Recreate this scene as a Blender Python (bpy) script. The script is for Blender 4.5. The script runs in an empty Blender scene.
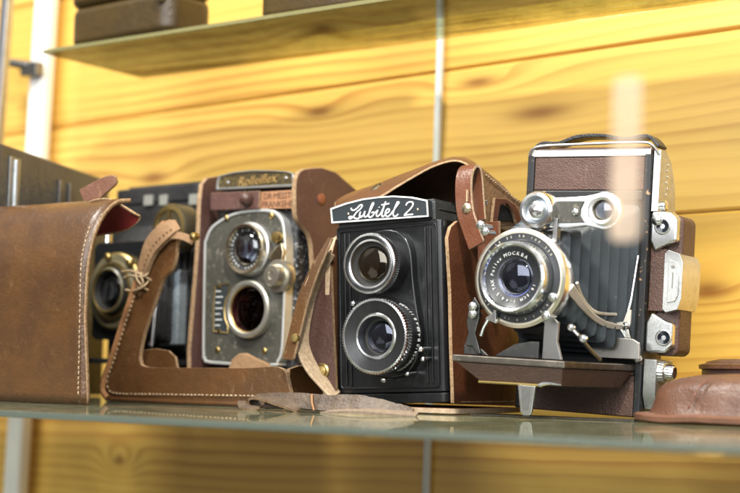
import bpy, bmesh, math, random
from mathutils import Vector, Matrix, Euler
random.seed(7)
sc = bpy.context.scene
COL = sc.collection
R = math.radians

# ------------------------------------------------------------------ materials
def new_mat(name):
    m = bpy.data.materials.new(name); m.use_nodes = True
    nt = m.node_tree
    b = nt.nodes['Principled BSDF']
    return m, nt, b

class N:
    """tiny helper for node graphs"""
    def __init__(s, nt): s.nt = nt
    def node(s, t, **kw):
        n = s.nt.nodes.new(t)
        for k, v in kw.items(): setattr(n, k, v)
        return n
    def put(s, sock, v):
        if isinstance(v, bpy.types.NodeSocket): s.nt.links.new(v, sock)
        elif v is not None: sock.default_value = v
    def math(s, op, a, b=None, c=None, clamp=False):
        n = s.node('ShaderNodeMath', operation=op, use_clamp=clamp)
        for i, v in enumerate((a, b, c)):
            if v is not None: s.put(n.inputs[i], v)
        return n.outputs[0]
    def coord(s): return s.node('ShaderNodeTexCoord').outputs['Object']
    def mapping(s, vec, scale=(1,1,1), loc=(0,0,0)):
        n = s.node('ShaderNodeMapping'); s.put(n.inputs['Vector'], vec)
        n.inputs['Scale'].default_value = scale; n.inputs['Location'].default_value = loc
        return n.outputs[0]
    def noise(s, vec, scale, detail=4, rough=.55, dist=0.):
        n = s.node('ShaderNodeTexNoise'); s.put(n.inputs['Vector'], vec)
        n.inputs['Scale'].default_value = scale; n.inputs['Detail'].default_value = detail
        n.inputs['Roughness'].default_value = rough; n.inputs['Distortion'].default_value = dist
        return n.outputs['Fac']
    def voronoi(s, vec, scale, feature='F1'):
        n = s.node('ShaderNodeTexVoronoi', feature=feature); s.put(n.inputs['Vector'], vec)
        n.inputs['Scale'].default_value = scale
        return n.outputs['Distance']
    def ramp(s, f, stops):
        n = s.node('ShaderNodeValToRGB'); s.put(n.inputs[0], f)
        el = n.color_ramp.elements
        while len(el) < len(stops): el.new(.5)
        for e, (p, c) in zip(el, stops):
            e.position = p; e.color = (*c, 1) if len(c) == 3 else c
        return n.outputs[0]
    def step(s, f, a, b):
        n = s.node('ShaderNodeMapRange', interpolation_type='SMOOTHSTEP'); s.put(n.inputs[0], f)
        n.inputs[1].default_value = a; n.inputs[2].default_value = b
        return n.outputs[0]
    def mix(s, f, a, b):
        n = s.node('ShaderNodeMix', data_type='RGBA'); s.put(n.inputs[0], f)
        for i, v in ((6, a), (7, b)):
            s.put(n.inputs[i], v if isinstance(v, bpy.types.NodeSocket) else (*v, 1))
        return n.outputs[2]
    def bump(s, h, strength, dist, normal=None):
        n = s.node('ShaderNodeBump'); s.put(n.inputs['Height'], h)
        n.inputs['Strength'].default_value = strength; n.inputs['Distance'].default_value = dist
        if normal is not None: s.put(n.inputs['Normal'], normal)
        return n.outputs[0]

def leather(name, c1, c2, scuff, rough=.42, grain=650, bump=.35, wear=.5, blot=28, coat=0.):
    m, nt, b = new_mat(name); g = N(nt); co = g.coord()
    big = g.noise(co, blot, 5, .6)
    col = g.mix(g.step(big, .32, .68), c1, c2)
    sc1 = g.noise(g.mapping(co, (1, 1, .45)), 210, 5, .7, .6)
    mask = g.math('MULTIPLY', g.step(sc1, .56, .74), g.step(g.noise(co, 33, 3), .4, .65))
    col = g.mix(g.math('MULTIPLY', mask, wear), col, scuff)
    gr = g.voronoi(co, grain)
    col = g.mix(g.math('MULTIPLY', g.step(gr, .75, .25), .18), col, (c1[0]*.45, c1[1]*.45, c1[2]*.45))
    g.put(b.inputs['Base Color'], col)
    g.put(b.inputs['Roughness'], g.math('ADD', rough-.12, g.math('MULTIPLY', big, .26)))
    n1 = g.bump(g.noise(co, 95, 3, .6), .35, .0022)
    g.put(b.inputs['Normal'], g.bump(gr, bump, .0005, n1))
    b.inputs['Coat Weight'].default_value = coat; b.inputs['Coat Roughness'].default_value = .25
    return m

def cut_edge(name, c1, c2):
    m, nt, b = new_mat(name); g = N(nt); co = g.coord()
    f = g.noise(co, 420, 5, .7)
    g.put(b.inputs['Base Color'], g.mix(g.step(f, .3, .7), c1, c2))
    b.inputs['Roughness'].default_value = .8
    g.put(b.inputs['Normal'], g.bump(f, .5, .0006))
    return m

def metal(name, c, rough=.22, var=.25, tarnish=(.12, .10, .07), amount=.35, metallic=1.):
    m, nt, b = new_mat(name); g = N(nt); co = g.coord()
    f = g.noise(co, 160, 6, .65)
    g.put(b.inputs['Base Color'], g.mix(g.math('MULTIPLY', g.step(f, .48, .75), amount), c, tarnish))
    b.inputs['Metallic'].default_value = metallic
    g.put(b.inputs['Roughness'], g.math('ADD', rough-.08, g.math('MULTIPLY', f, var)))
    g.put(b.inputs['Normal'], g.bump(g.noise(co, 700, 3), .08, .0003))
    return m

def enamel(name, c, speck=(.5, .5, .48), amount=.5, rough=.3, level=.66, scale=520, bump=.1):
    m, nt, b = new_mat(name); g = N(nt); co = g.coord()
    f = g.noise(co, scale, 4, .7)
    big = g.noise(co, 40, 4)
    mk = g.math('MULTIPLY', g.step(f, level, level+.08), g.step(big, .35, .6))
    dust = g.math('MULTIPLY', g.noise(g.mapping(co, (1, 1, .2)), 330, 4, .7), .018)
    col = g.mix(g.math('MULTIPLY', mk, amount), c, speck)
    col = g.mix(dust, col, (.55, .54, .5))
    g.put(b.inputs['Base Color'], col)
    g.put(b.inputs['Roughness'], g.math('ADD', rough-.1, g.math('MULTIPLY', big, .25)))
    g.put(b.inputs['Normal'], g.bump(f, bump, .0004))
    return m

def plain(name, c, rough=.5, metallic=0., var=.15):
    m, nt, b = new_mat(name); g = N(nt); f = g.noise(g.coord(), 260, 4, .6)
    d = tuple(x*(1-var) for x in c); u = tuple(min(1, x*(1+var)) for x in c)
    g.put(b.inputs['Base Color'], g.mix(f, d, u))
    b.inputs['Roughness'].default_value = rough; b.inputs['Metallic'].default_value = metallic
    return m

def lens_glass(name, coatcol, tint=(.75, .75, .78), ior=1.75):
    m = bpy.data.materials.new(name); m.use_nodes = True; nt = m.node_tree; nt.nodes.clear(); g = N(nt)
    out = g.node('ShaderNodeOutputMaterial'); mx = g.node('ShaderNodeMixShader'); fr = g.node('ShaderNodeFresnel')
    tr = g.node('ShaderNodeBsdfTransparent'); gl = g.node('ShaderNodeBsdfGlossy')
    fr.inputs['IOR'].default_value = ior
    tr.inputs['Color'].default_value = (*tint, 1); gl.inputs['Color'].default_value = (*coatcol, 1)
    gl.inputs['Roughness'].default_value = .04
    dust = g.node('ShaderNodeBsdfDiffuse'); dust.inputs['Color'].default_value = (.5, .48, .44, 1)
    mx2 = g.node('ShaderNodeMixShader')
    co = g.coord()
    f = g.math('MULTIPLY', g.step(g.noise(co, 900, 5, .7), .55, .85), .10)
    nt.links.new(fr.outputs[0], mx.inputs[0]); nt.links.new(tr.outputs[0], mx.inputs[1]); nt.links.new(gl.outputs[0], mx.inputs[2])
    g.put(mx2.inputs[0], f); nt.links.new(mx.outputs[0], mx2.inputs[1]); nt.links.new(dust.outputs[0], mx2.inputs[2])
    nt.links.new(mx2.outputs[0], out.inputs[0])
    return m

def sheet_glass(name, tint, dust_col, dust_amt, rough=.03, ior=1.5):
    m = bpy.data.materials.new(name); m.use_nodes = True; nt = m.node_tree; nt.nodes.clear(); g = N(nt)
    out = g.node('ShaderNodeOutputMaterial'); mx = g.node('ShaderNodeMixShader'); fr = g.node('ShaderNodeFresnel')
    tr = g.node('ShaderNodeBsdfTransparent'); gl = g.node('ShaderNodeBsdfGlossy'); df = g.node('ShaderNodeBsdfDiffuse')
    fr.inputs['IOR'].default_value = ior; tr.inputs['Color'].default_value = (*tint, 1)
    gl.inputs['Color'].default_value = (.92, .97, .92, 1); gl.inputs['Roughness'].default_value = rough
    df.inputs['Color'].default_value = (*dust_col, 1)
    co = g.coord()
    f = g.math('MULTIPLY_ADD', g.step(g.noise(co, 45, 6, .75), .4, .75), dust_amt*1.1, dust_amt*.45)
    f = g.math('ADD', f, g.math('MULTIPLY', g.step(g.noise(co, 700, 2), .66, .72), .25))
    mx2 = g.node('ShaderNodeMixShader')
    nt.links.new(fr.outputs[0], mx.inputs[0]); nt.links.new(tr.outputs[0], mx.inputs[1]); nt.links.new(gl.outputs[0], mx.inputs[2])
    g.put(mx2.inputs[0], f); nt.links.new(mx.outputs[0], mx2.inputs[1]); nt.links.new(df.outputs[0], mx2.inputs[2])
    nt.links.new(mx2.outputs[0], out.inputs[0])
    return m

def pine(name):
    m, nt, b = new_mat(name); g = N(nt); co = g.coord()
    sep = g.node('ShaderNodeSeparateXYZ'); nt.links.new(co, sep.inputs[0])
    x, z = sep.outputs[0], sep.outputs[2]
    pid = g.math('FLOOR', g.math('DIVIDE', g.math('SUBTRACT', z, PLANK0), PLANK))
    comb = g.node('ShaderNodeCombineXYZ'); g.put(comb.inputs[0], g.math('ADD', x, g.math('MULTIPLY', pid, 3.7)))
    g.put(comb.inputs[1], g.math('MULTIPLY', pid, 1.3)); g.put(comb.inputs[2], z)
    v = comb.outputs[0]
    warp = g.noise(g.mapping(v, (.9, 1, 7)), 1.0, 2, .5)
    warp2 = g.noise(g.mapping(v, (4.5, 1, 22)), 1.0, 4, .55)
    phase = g.math('MULTIPLY_ADD', warp, 4.2, g.math('MULTIPLY', z, 95))
    phase = g.math('ADD', phase, g.math('MULTIPLY', warp2, 1.1))
    core = 0.0
    for kx, kz, sx, sz, amp in KNOTS:
        dx = g.math('DIVIDE', g.math('SUBTRACT', x, kx), sx); dz = g.math('DIVIDE', g.math('SUBTRACT', z, kz), sz)
        d2 = g.math('ADD', g.math('MULTIPLY', dx, dx), g.math('MULTIPLY', dz, dz))
        phase = g.math('ADD', phase, g.math('MULTIPLY', g.math('EXPONENT', g.math('MULTIPLY', d2, -.33)), amp))
        core = g.math('ADD', core, g.math('EXPONENT', g.math('MULTIPLY', d2, -3.0)))
    fr = g.math('FRACT', phase)
    late = g.math('MULTIPLY', g.step(fr, .35, .90), g.step(fr, 1.0, .95))
    strength = g.step(g.noise(g.mapping(v, (1.6, 1, 17)), 1.0, 4), .36, .70)
    late = g.math('MULTIPLY', late, g.math('MULTIPLY_ADD', strength, .85, .10))
    fib = g.noise(g.mapping(v, (9, 1, 900)), 1.0, 5, .65)
    fib2 = g.noise(g.mapping(v, (5, 1, 210)), 1.0, 3, .6)
    tone = g.noise(g.mapping(v, (1.2, 1, 5)), 1.3, 3)
    ptone = g.math('FRACT', g.math('MULTIPLY', g.math('ADD', pid, 9.3), .618))
    base = g.mix(g.math('ADD', g.math('MULTIPLY', tone, .6), g.math('MULTIPLY', ptone, .4)), (.71, .41, .072), (.82, .55, .14))
    col = g.mix(g.math('MULTIPLY', late, .66), base, (.40, .135, .020))
    col = g.mix(g.math('MULTIPLY', g.step(fib, .42, .8), .30), col, (.58, .29, .06))
    col = g.mix(g.math('MULTIPLY', g.step(fib2, .55, .75), .28), col, (.66, .34, .07))
    col = g.mix(g.math('MULTIPLY', core, .85, clamp=True), col, (.22, .075, .018))
    g.put(b.inputs['Base Color'], col)
    b.inputs['Roughness'].default_value = .38
    b.inputs['Coat Weight'].default_value = .35; b.inputs['Coat Roughness'].default_value = .22
    g.put(b.inputs['Normal'], g.bump(g.math('ADD', late, g.math('MULTIPLY', fib, .4)), .12, .0006))
    return m

# ------------------------------------------------------------------ mesh builder
def catmull(pts, n=6, closed=False):
    P = [Vector(p) for p in pts]; out = []; L = len(P)
    rng = range(L) if closed else range(L-1)
    for i in rng:
        if closed: a, b, c, d = P[i-1], P[i], P[(i+1) % L], P[(i+2) % L]
        else: a, b, c, d = P[max(i-1, 0)], P[i], P[i+1], P[min(i+2, L-1)]
        for k in range(n):
            t = k/n
            out.append(.5*((2*b)+(c-a)*t+(2*a-5*b+4*c-d)*t*t+(3*b-a-3*c+d)*t**3))
    if not closed: out.append(P[-1])
    return out

def round_rect(x0, x1, z0, z1, r, n=5):
    o = []
    for cx, cz, a0 in ((x1-r, z1-r, 0), (x0+r, z1-r, 90), (x0+r, z0+r, 180), (x1-r, z0+r, 270)):
        for k in range(n+1):
            a = R(a0+90*k/n); o.append((cx+r*math.cos(a), cz+r*math.sin(a)))
    return o

def circle(cx, cz, r, n=24): return [(cx+r*math.cos(2*math.pi*k/n), cz+r*math.sin(2*math.pi*k/n)) for k in range(n)]

class MB:
    def __init__(s): s.bm = bmesh.new()
    def face(s, vs, m=0):
        try: f = s.bm.faces.new(vs); f.material_index = m; return f
        except ValueError: return None
    def loops(s, ls, m=0, closed=True, mats=None):
        for i in range(len(ls)-1):
            a, b = ls[i], ls[i+1]; n = len(a)
            for k in range(n if closed else n-1):
                s.face((a[k], a[(k+1) % n], b[(k+1) % n], b[k]), mats[i] if mats else m)
    def prism(s, pts, y0, y1, mf=0, ms=None, shrink=0.):
        ms = mf if ms is None else ms
        cx = sum(p[0] for p in pts)/len(pts); cz = sum(p[1] for p in pts)/len(pts)
        a = [s.bm.verts.new((cx+(p[0]-cx)*(1-shrink), y0, cz+(p[1]-cz)*(1-shrink))) for p in pts]
        b = [s.bm.verts.new((p[0], y1, p[1])) for p in pts]
        s.face(a, mf); s.face(b[::-1], mf); s.loops([a, b], ms); return s
    def prism_x(s, pts, x0, x1, mf=0, ms=None):
        ms = mf if ms is None else ms
        a = [s.bm.verts.new((x0, p[0], p[1])) for p in pts]; b = [s.bm.verts.new((x1, p[0], p[1])) for p in pts]
        s.face(a, mf); s.face(b[::-1], mf); s.loops([a, b], ms); return s
    def prism_z(s, pts, z0, z1, mf=0, ms=None):
        ms = mf if ms is None else ms
        a = [s.bm.verts.new((p[0], p[1], z0)) for p in pts]; b = [s.bm.verts.new((p[0], p[1], z1)) for p in pts]
        s.face(a, mf); s.face(b[::-1], mf); s.loops([a, b], ms); return s
    def box(s, x0, x1, y0, y1, z0, z1, m=0):
        return s.prism([(x0, z0), (x1, z0), (x1, z1), (x0, z1)], y0, y1, m)
    def frame(s, outer, inner, y0, y1, m=0):
        """a flat ring between two outlines with the same number of points"""
        L = [[s.bm.verts.new((p[0], y, p[1])) for p in o] for o, y in ((outer, y1), (outer, y0), (inner, y0), (inner, y1))]
        L.append(L[0]); s.loops(L, m); return s
    def lathe(s, prof, c=(0, 0), n=64, m=0, axis='y', cy=0.):
        """prof: (radius, y[, material[, gear depth]]) along the local lens axis"""
        ls = []; mats = []
        for p in prof:
            r, y = p[0], p[1]; mi = p[2] if len(p) > 2 else m; gd = p[3] if len(p) > 3 else 0
            ring = []
            for k in range(n):
                a = 2*math.pi*k/n; rr = r-(gd if (k % 2) else 0)
                u, w = rr*math.cos(a), rr*math.sin(a)
                q = (c[0]+u, cy+y, c[1]+w) if axis == 'y' else ((cy+y, c[0]+u, c[1]+w) if axis == 'x' else (c[0]+u, c[1]+w, cy+y))
                ring.append(s.bm.verts.new(q))
            ls.append(ring); mats.append(mi)
        s.loops(ls, mats=mats)
        s.face(ls[0][::-1], mats[0]); s.face(ls[-1], mats[-2]); return s
    def dome(s, c, r, y0, h, m=0, n=48, rings=8):
        return s.lathe([(r*math.cos(R(90)*k/rings) if k < rings else r*.02, y0-h*math.sin(R(90)*k/rings)) for k in range(rings+1)], c, n, m)
    def tube(s, pts, r, m=0, n=8, closed=False):
        P = [Vector(p) for p in pts]; ls = []; L = len(P); N0 = None
        for i, p in enumerate(P):
            t = (P[(i+1) % L]-P[i-1]) if closed else (P[min(i+1, L-1)]-P[max(i-1, 0)])
            t.normalize()
            if N0 is None:
                N0 = t.orthogonal().normalized()
            N0 = (N0-t*N0.dot(t)).normalized(); B = t.cross(N0)
            rr = r[i] if isinstance(r, (list, tuple)) else r
            ls.append([s.bm.verts.new(p+(N0*math.cos(2*math.pi*k/n)+B*math.sin(2*math.pi*k/n))*rr) for k in range(n)])
        if closed: ls.append(ls[0])
        s.loops(ls, m)
        if not closed: s.face(ls[0][::-1], m); s.face(ls[-1], m)
        return s
    def ribbon(s, pts, wdir, w, t, mf=0, me=None):
        me = mf if me is None else me
        P = [Vector(p) for p in pts]; W = Vector(wdir).normalized(); ls = []; L = len(P)
        for i, p in enumerate(P):
            T = (P[min(i+1, L-1)]-P[max(i-1, 0)]).normalized()
            nrm = T.cross(W).normalized(); wd = nrm.cross(T).normalized()
            ww = w[i] if isinstance(w, (list, tuple)) else w
            ls.append([s.bm.verts.new(p+wd*a*ww/2+nrm*b*t/2) for a, b in ((-1, -1), (1, -1), (1, 1), (-1, 1))])
        for i in range(L-1):
            for k in range(4):
                s.face((ls[i][k], ls[i][(k+1) % 4], ls[i+1][(k+1) % 4], ls[i+1][k]), mf if k in (0, 2) else me)
        s.face(ls[0][::-1], me); s.face(ls[-1], me); return s
    def grid(s, rows, m=0):
        V = [[s.bm.verts.new(p) for p in r] for r in rows]
        s.loops(V, m, closed=False); return s
    def stitches(s, path, step, ln, r, m, lift=(0, 0, 0)):
        P = [Vector(p) for p in path]; acc = 0; nxt = step*.5
        for a, b in zip(P, P[1:]):
            d = (b-a).length
            while nxt <= acc+d and d > 0:
                c = a+(b-a)*((nxt-acc)/d)+Vector(lift)*random.uniform(.3, 1.1); t = ((b-a).normalized()+Vector((random.uniform(-.16, .16), 0, random.uniform(-.16, .16)))).normalized()
                s.tube([c-t*ln*.5+Vector((0, 0, -r*.2)), c-t*ln*.2+Vector(lift)*.6, c+t*ln*.2+Vector(lift)*.6, c+t*ln*.5], [r*.45, r, r, r*.45], m, 6)
                nxt += step*random.uniform(.88, 1.12)
            acc += d
        return s
    def text(s, body, size, M, m=0, ext=.00012, shear=0., space=1.):
        cu = bpy.data.curves.new('lettering', 'FONT'); cu.body = body; cu.size = size; cu.extrude = ext; cu.shear = shear
        cu.align_x = 'CENTER'; cu.align_y = 'CENTER'; cu.resolution_u = 2; cu.space_character = space
        ob = bpy.data.objects.new('lettering', cu); COL.objects.link(ob)
        me = bpy.data.meshes.new_from_object(ob.evaluated_get(bpy.context.evaluated_depsgraph_get()))
        bpy.data.objects.remove(ob); bpy.data.curves.remove(cu)
        vs = [s.bm.verts.new(M @ v.co) for v in me.vertices]
        for p in me.polygons: s.face([vs[i] for i in p.vertices], m)
        bpy.data.meshes.remove(me); return s
    def ring_text(s, body, c, r, y, size, a0, step, m=0, inward=False):
        for i, ch in enumerate(body):
            if ch == ' ': continue
            a = a0+step*i
            M = Matrix.Translation((c[0]+r*math.sin(R(a)), y, c[1]+r*math.cos(R(a)))) @ FACE @ Matrix.Rotation(R(-a+(180 if inward else 0)), 4, 'Z')
            s.text(ch, size, M, m)
        return s
    def done(s, name, parent=None, mats=(), bevel=0., seg=2, sharp=38, solid=0., subsurf=0, rim=None):
        bmesh.ops.recalc_face_normals(s.bm, faces=s.bm.faces)
        me = bpy.data.meshes.new(name); s.bm.to_mesh(me); s.bm.free()
        for mm in mats: me.materials.append(mm)
        for p in me.polygons: p.use_smooth = True
        me.set_sharp_from_angle(angle=R(sharp))
        o = bpy.data.objects.new(name, me); COL.objects.link(o)
        if parent is not None: o.parent = parent
        if solid:
            md = o.modifiers.new('thick', 'SOLIDIFY'); md.thickness = solid; md.offset = 0
            if rim is not None: md.material_offset_rim = rim
        if subsurf:
            md = o.modifiers.new('smooth', 'SUBSURF'); md.levels = md.render_levels = subsurf
        if bevel:
            md = o.modifiers.new('edge', 'BEVEL'); md.width = bevel; md.segments = seg; md.limit_method = 'ANGLE'
            md.angle_limit = R(40); md.harden_normals = True
        return o

FACE = Matrix.Rotation(R(90), 4, 'X')        # text plane -> upright, facing -y

def thing(name, label, cat, loc=(0, 0, 0), rot=(0, 0, 0), group=None):
    o = bpy.data.objects.new(name, None); COL.objects.link(o); o.empty_display_size = .02
    o.location = loc; o.rotation_euler = tuple(R(a) for a in rot); o['label'] = label; o['category'] = cat
    if group: o['group'] = group
    return o
def tag(o, label, cat, group=None):
    o['label'] = label; o['category'] = cat
    if group: o['group'] = group
    return o

# ------------------------------------------------------------------ palette
PLANK = .1295; PLANK0 = .136
KNOTS = [(-.9875, -.0545, .012, .0075, 2.7), (-.6002, .2525, .030, .0075, 1.4), (-.7582, .2460, .026, .008, 1.2), (-.412, .080, .030, .012, 1.6), (-.545, .222, .05, .012, .9), (-.95, .205, .03, .01, 1.0)]
PINE = pine('pine_boards')
CASE = leather('case_brown', (.130, .058, .027), (.09, .038, .019), (.34, .17, .085), .40, 600, .25, .45)
CASE_RED = leather('case_russet', (.160, .056, .026), (.11, .038, .019), (.36, .16, .075), .36, 640, .2, .35)
CASE_DARK = leather('case_dark', (.085, .040, .030), (.058, .027, .021), (.22, .13, .09), .42, 560, .3, .5)
CASE_PURPLE = leather('case_plum', (.120, .058, .046), (.085, .042, .036), (.30, .20, .15), .45, 520, .3, .5)
CASE_OLIVE = leather('case_tan', (.118, .053, .018), (.076, .035, .012), (.34, .23, .12), .38, 600, .25, .5, coat=.06)
LINING = leather('case_lining', (.26, .026, .022), (.17, .014, .013), (.5, .22, .18), .6, 500, .2, .55)
INNER = leather('case_inside', (.14, .082, .042), (.09, .05, .027), (.3, .2, .12), .75, 420, .4, .4)
SUEDE = leather('case_flesh_side', (.30, .175, .085), (.22, .125, .06), (.46, .32, .2), .8, 420, .4, .5)
EDGE = cut_edge('leather_cut_edge', (.20, .115, .055), (.40, .27, .15))
PALE = cut_edge('leather_pale_edge', (.34, .24, .15), (.54, .41, .27))
THREAD = cut_edge('waxed_thread', (.26, .17, .09), (.50, .38, .23))
RAG = leather('old_strap', (.062, .042, .028), (.115, .080, .054), (.30, .25, .19), .50, 480, .5, .8, 90)
M_LEATHER = leather('folding_camera_covering', (.115, .060, .045), (.085, .045, .034), (.28, .19, .15), .45, 1000, .5, .7)
BLACK_L = leather('black_covering', (.018, .018, .019), (.030, .029, .029), (.12, .115, .105), .42, 800, .6, .5)
GREY_L = leather('dark_box_covering', (.055, .056, .056), (.098, .096, .090), (.30, .30, .29), .30, 500, .4, .6)
BELLOW = enamel('bellows_cloth', (.030, .041, .052), (.16, .18, .19), .4, .42, .6, 260, .05)
BLACK = enamel('black_enamel', (.005, .0058, .0072), (.34, .36, .38), .30, .18, .64, 700)
BLACK_W = enamel('flaking_black_paint', (.010, .010, .011), (.62, .62, .58), .9, .35, .55, 330)
BLACK_B = enamel('black_paint_brassed', (.012, .014, .016), (.55, .33, .17), .9, .35, .60, 210)
MATT = plain('matt_black', (.006, .006, .006), .6)
CHROME = metal('chrome', (.88, .89, .90), .16, .2, (.30, .27, .2), .4)
SATIN = metal('satin_chrome', (.74, .74, .725), .34, .2, (.32, .29, .24), .35)
NICKEL = metal('warm_nickel', (.66, .57, .40), .24, .2, (.30, .22, .1), .45)
BRASS = metal('brass', (.52, .38, .15), .30, .25, (.25, .15, .04), .5)
STEEL = metal('dark_steel', (.26, .255, .25), .34, .2, (.1, .09, .08), .45)
SILVER = metal('silver_fittings', (.60, .61, .60), .27, .2, (.30, .28, .24), .5, .85)
PAINT = enamel('worn_grey_face', (.052, .050, .040), (.28, .25, .19), .45, .42, .55, 300, .25)
WHITE = plain('white_lettering', (.80, .81, .80), .5)
GOLDL = plain('gold_lettering', (.36, .23, .08), .5, .2)
POST = plain('white_post_paint', (.92, .91, .87), .35, 0, .04)
GL_PURPLE = lens_glass('coated_glass', (.75, .8, 1.0), (.55, .55, .62))
GL_AMBER = lens_glass('amber_glass', (1.0, .9, .75), (.55, .42, .30))
GL_CLEAR = lens_glass('viewing_glass', (.95, .97, 1.0), (.7, .72, .76), 1.9)
MIRROR_SHEEN = metal('mirror_painted_sheen', (.85, .88, .93), .42, .15, (.6, .62, .66), .5, .3)  # pale and matt: bright lens reflection put into the disc colour
SHELF = sheet_glass('shelf_glass', (.93, .975, .93), (.25, .26, .18), .20)
SHELF_EDGE = enamel('shelf_glass_edge', (.085, .105, .085), (.22, .25, .2), .4, .25, .64, 160)
UPPER = sheet_glass('upper_shelf_glass', (.88, .87, .60), (.15, .12, .03), .24)
UP_EDGE = plain('upper_shelf_edge', (.20, .185, .08), .25)

# ------------------------------------------------------------------ setting: boards, shelves, posts
b = MB()
k0 = -5
for k in range(k0, 7):
    z0 = PLANK0+k*PLANK; z1 = z0+PLANK
    c = .0022
    pts = [(0, z0+.0004), (0, z1-.0004), (.022, z1-.0004), (.022, z0+.0004)]
    pr = [(.0, z0+c), (c, z0+.0004), (.022, z0+.0004), (.022, z1-.0004), (c, z1-.0004), (.0, z1-c)]
    b.prism_x(pr, -2.3, .7)
wall = b.done('wall', None, [PINE])
wall['kind'] = 'structure'
wall.location = (0, 1.0, .019); wall.rotation_euler = (0, R(-1.45), 0)

b = MB(); b.box(-1.75, .35, .555, .975, -.0036, 0, 0)
b.bm.faces.ensure_lookup_table()
for f in b.bm.faces:
    if abs(f.normal.y) > .9 or abs(f.calc_center_median().y-.555) < 1e-4: f.material_index = 1
sh = b.done('glass_shelf', None, [SHELF, SHELF_EDGE], .0005)
tag(sh, 'dusty greenish glass shelf that all the cameras and cases stand on', 'shelf')

b = MB(); b.box(-.925, .35, .832, .95, .2815, .2848, 0)
for f in b.bm.faces:
    if abs(f.calc_center_median().y-.832) < 1e-4: f.material_index = 1
us = b.done('glass_shelf', None, [UPPER, UP_EDGE], .0005)
tag(us, 'upper glass shelf seen from below along the top of the photo', 'shelf')

def upright(label, x0, z0, x1, z1, y, w, d, mat, zlo=-.42, zhi=.75):
    t = thing('shelf_upright', label, 'upright')
    s = (x1-x0)/(z1-z0); xa = x0+(zlo-z0)*s; xb = x0+(zhi-z0)*s
    b = MB(); ls = []
    for z, xc in ((zlo, xa), (zhi, xb)):
        ls.append([b.bm.verts.new((xc+px, y+py, z)) for px, py in round_rect(-w/2, w/2, -d/2, d/2, min(w, d)*.32, 4)])
    b.loops(ls); b.face(ls[0][::-1]); b.face(ls[1])
    b.done('post', t, [mat]); return t, s
t, s = upright('wide white shelf upright standing at the left against the boards', -1.0916, .387, -1.1069, -.0771, .985, .0225, .016, POST)
b = MB(); b.tube([(-1.132, .966, .3215), (-1.1185, .966, .3185), (-1.0955, .97, .3135)], [.0042, .0042, .005], 0, 10)
b.lathe([(.002, -.012), (.0065, -.012), (.007, -.010), (.007, .010), (.0065, .012), (.002, .012)], (-1.133, .966), 24, 0, axis='z', cy=.3225)
b.box(-1.1045, -1.0815, .966, .9755, .304, .3165, 0)
b.done('bracket', t, [STEEL], .0008)
t, s = upright('thin grey aluminium upright running up the boards behind the middle case', -.6397, .3055, -.6453, -.0511, .996, .0056, .006, plain('aluminium_strip', (.70, .74, .70), .4, 0, .1), zlo=-.42)
b = MB(); b.box(-.0045, .0045, -.004, .004, -.40, .42, 0)
o = b.done('corner_profile', None, [metal('grey_profile', (.50, .52, .56), .4, .15)], .0008)
o.location = (-1.057, .90, .20); o.rotation_euler = (0, R(2.6), 0)
tag(o, 'slim grey metal edge profile rising at the far left edge', 'profile')

# leather cases lying on the upper shelf
OLD = leather('old_olive_case', (.062, .037, .007), (.045, .026, .006), (.12, .08, .03), .4, 500, .2, .4)
def shelf_case(label, loc, rz, w, mats, stud):
    t = thing('leather_case', label, 'camera case', loc, (0, 0, rz), 'cases on the upper shelf')
    b = MB(); b.prism_z(round_rect(-w, w, -.022, .030, .014, 6), 0, .034, 0); b.done('body', t, [mats[0]], .007, 4)
    b = MB(); b.prism_z(round_rect(-w-.0012, w+.0012, -.0232, .031, .015, 6), .0335, .052, 0); b.done('lid', t, [mats[1]], .006, 4)
    if stud: b = MB(); b.lathe([(.002, -.0295), (.004, -.029), (.0045, -.027), (.0045, -.023)], (w-.008, .0285), 20); b.done('stud', t, [CHROME])
shelf_case('dark brown case on the upper shelf, cut off by the top edge', (-.846, .860, .2850), -3, .060, (OLD, OLD), True)
shelf_case('flat brown case right of the other on the upper shelf, mostly out of view', (-.650, .870, .2850), 3, .06, (OLD, OLD), False)

# ------------------------------------------------------------------ twin lens camera with the white script plate
LUL = (-.5394, .79, .005)
t = thing('twin_lens_camera', 'black camera with two geared lens rings and a white script name plate', 'camera', LUL, (0, -2.5, 4))
b = MB()
b.prism_z(round_rect(-.0425, .0405, 0, .066, .005, 5), .0075, .1165, 0)
b.prism_z(round_rect(-.0432, .0413, -.0012, .067, .0055, 5), .0008, .0070, 0)
# raised front border, ribs and lens housing
fr_o = round_rect(-.0385, .0355, .010, .1145, .002, 2); fr_i = round_rect(-.0372, .0342, .0113, .1132, .002, 2)
b.frame(fr_o, fr_i, -.0010, .0006, 0)
for xx in (-.0335, -.0300, .0268, .0305): b.box(xx-.0007, xx+.0007, -.0012, .0006, .0125, .112, 0)
b.done('body', t, [BLACK], .0009, 3)
b = MB()
hs = [(-.0215, .0605), (-.0205, .078), (-.0195, .098), (-.0135, .1085), (0, .112), (.0125, .1085), (.019, .098), (.0205, .08), (.0225, .063), (.0245, .05), (.0245, .036), (.0195, .024), (.010, .0175), (-.006, .0175), (-.0165, .024), (-.0215, .036), (-.0225, .048)]
b.prism([(p[0], p[1]) for p in catmull([(q[0], q[1], 0) for q in hs], 3, True)], -.006, .0005, 0)
b.done('lens_board', t, [BLACK], .0012, 3)
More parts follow.
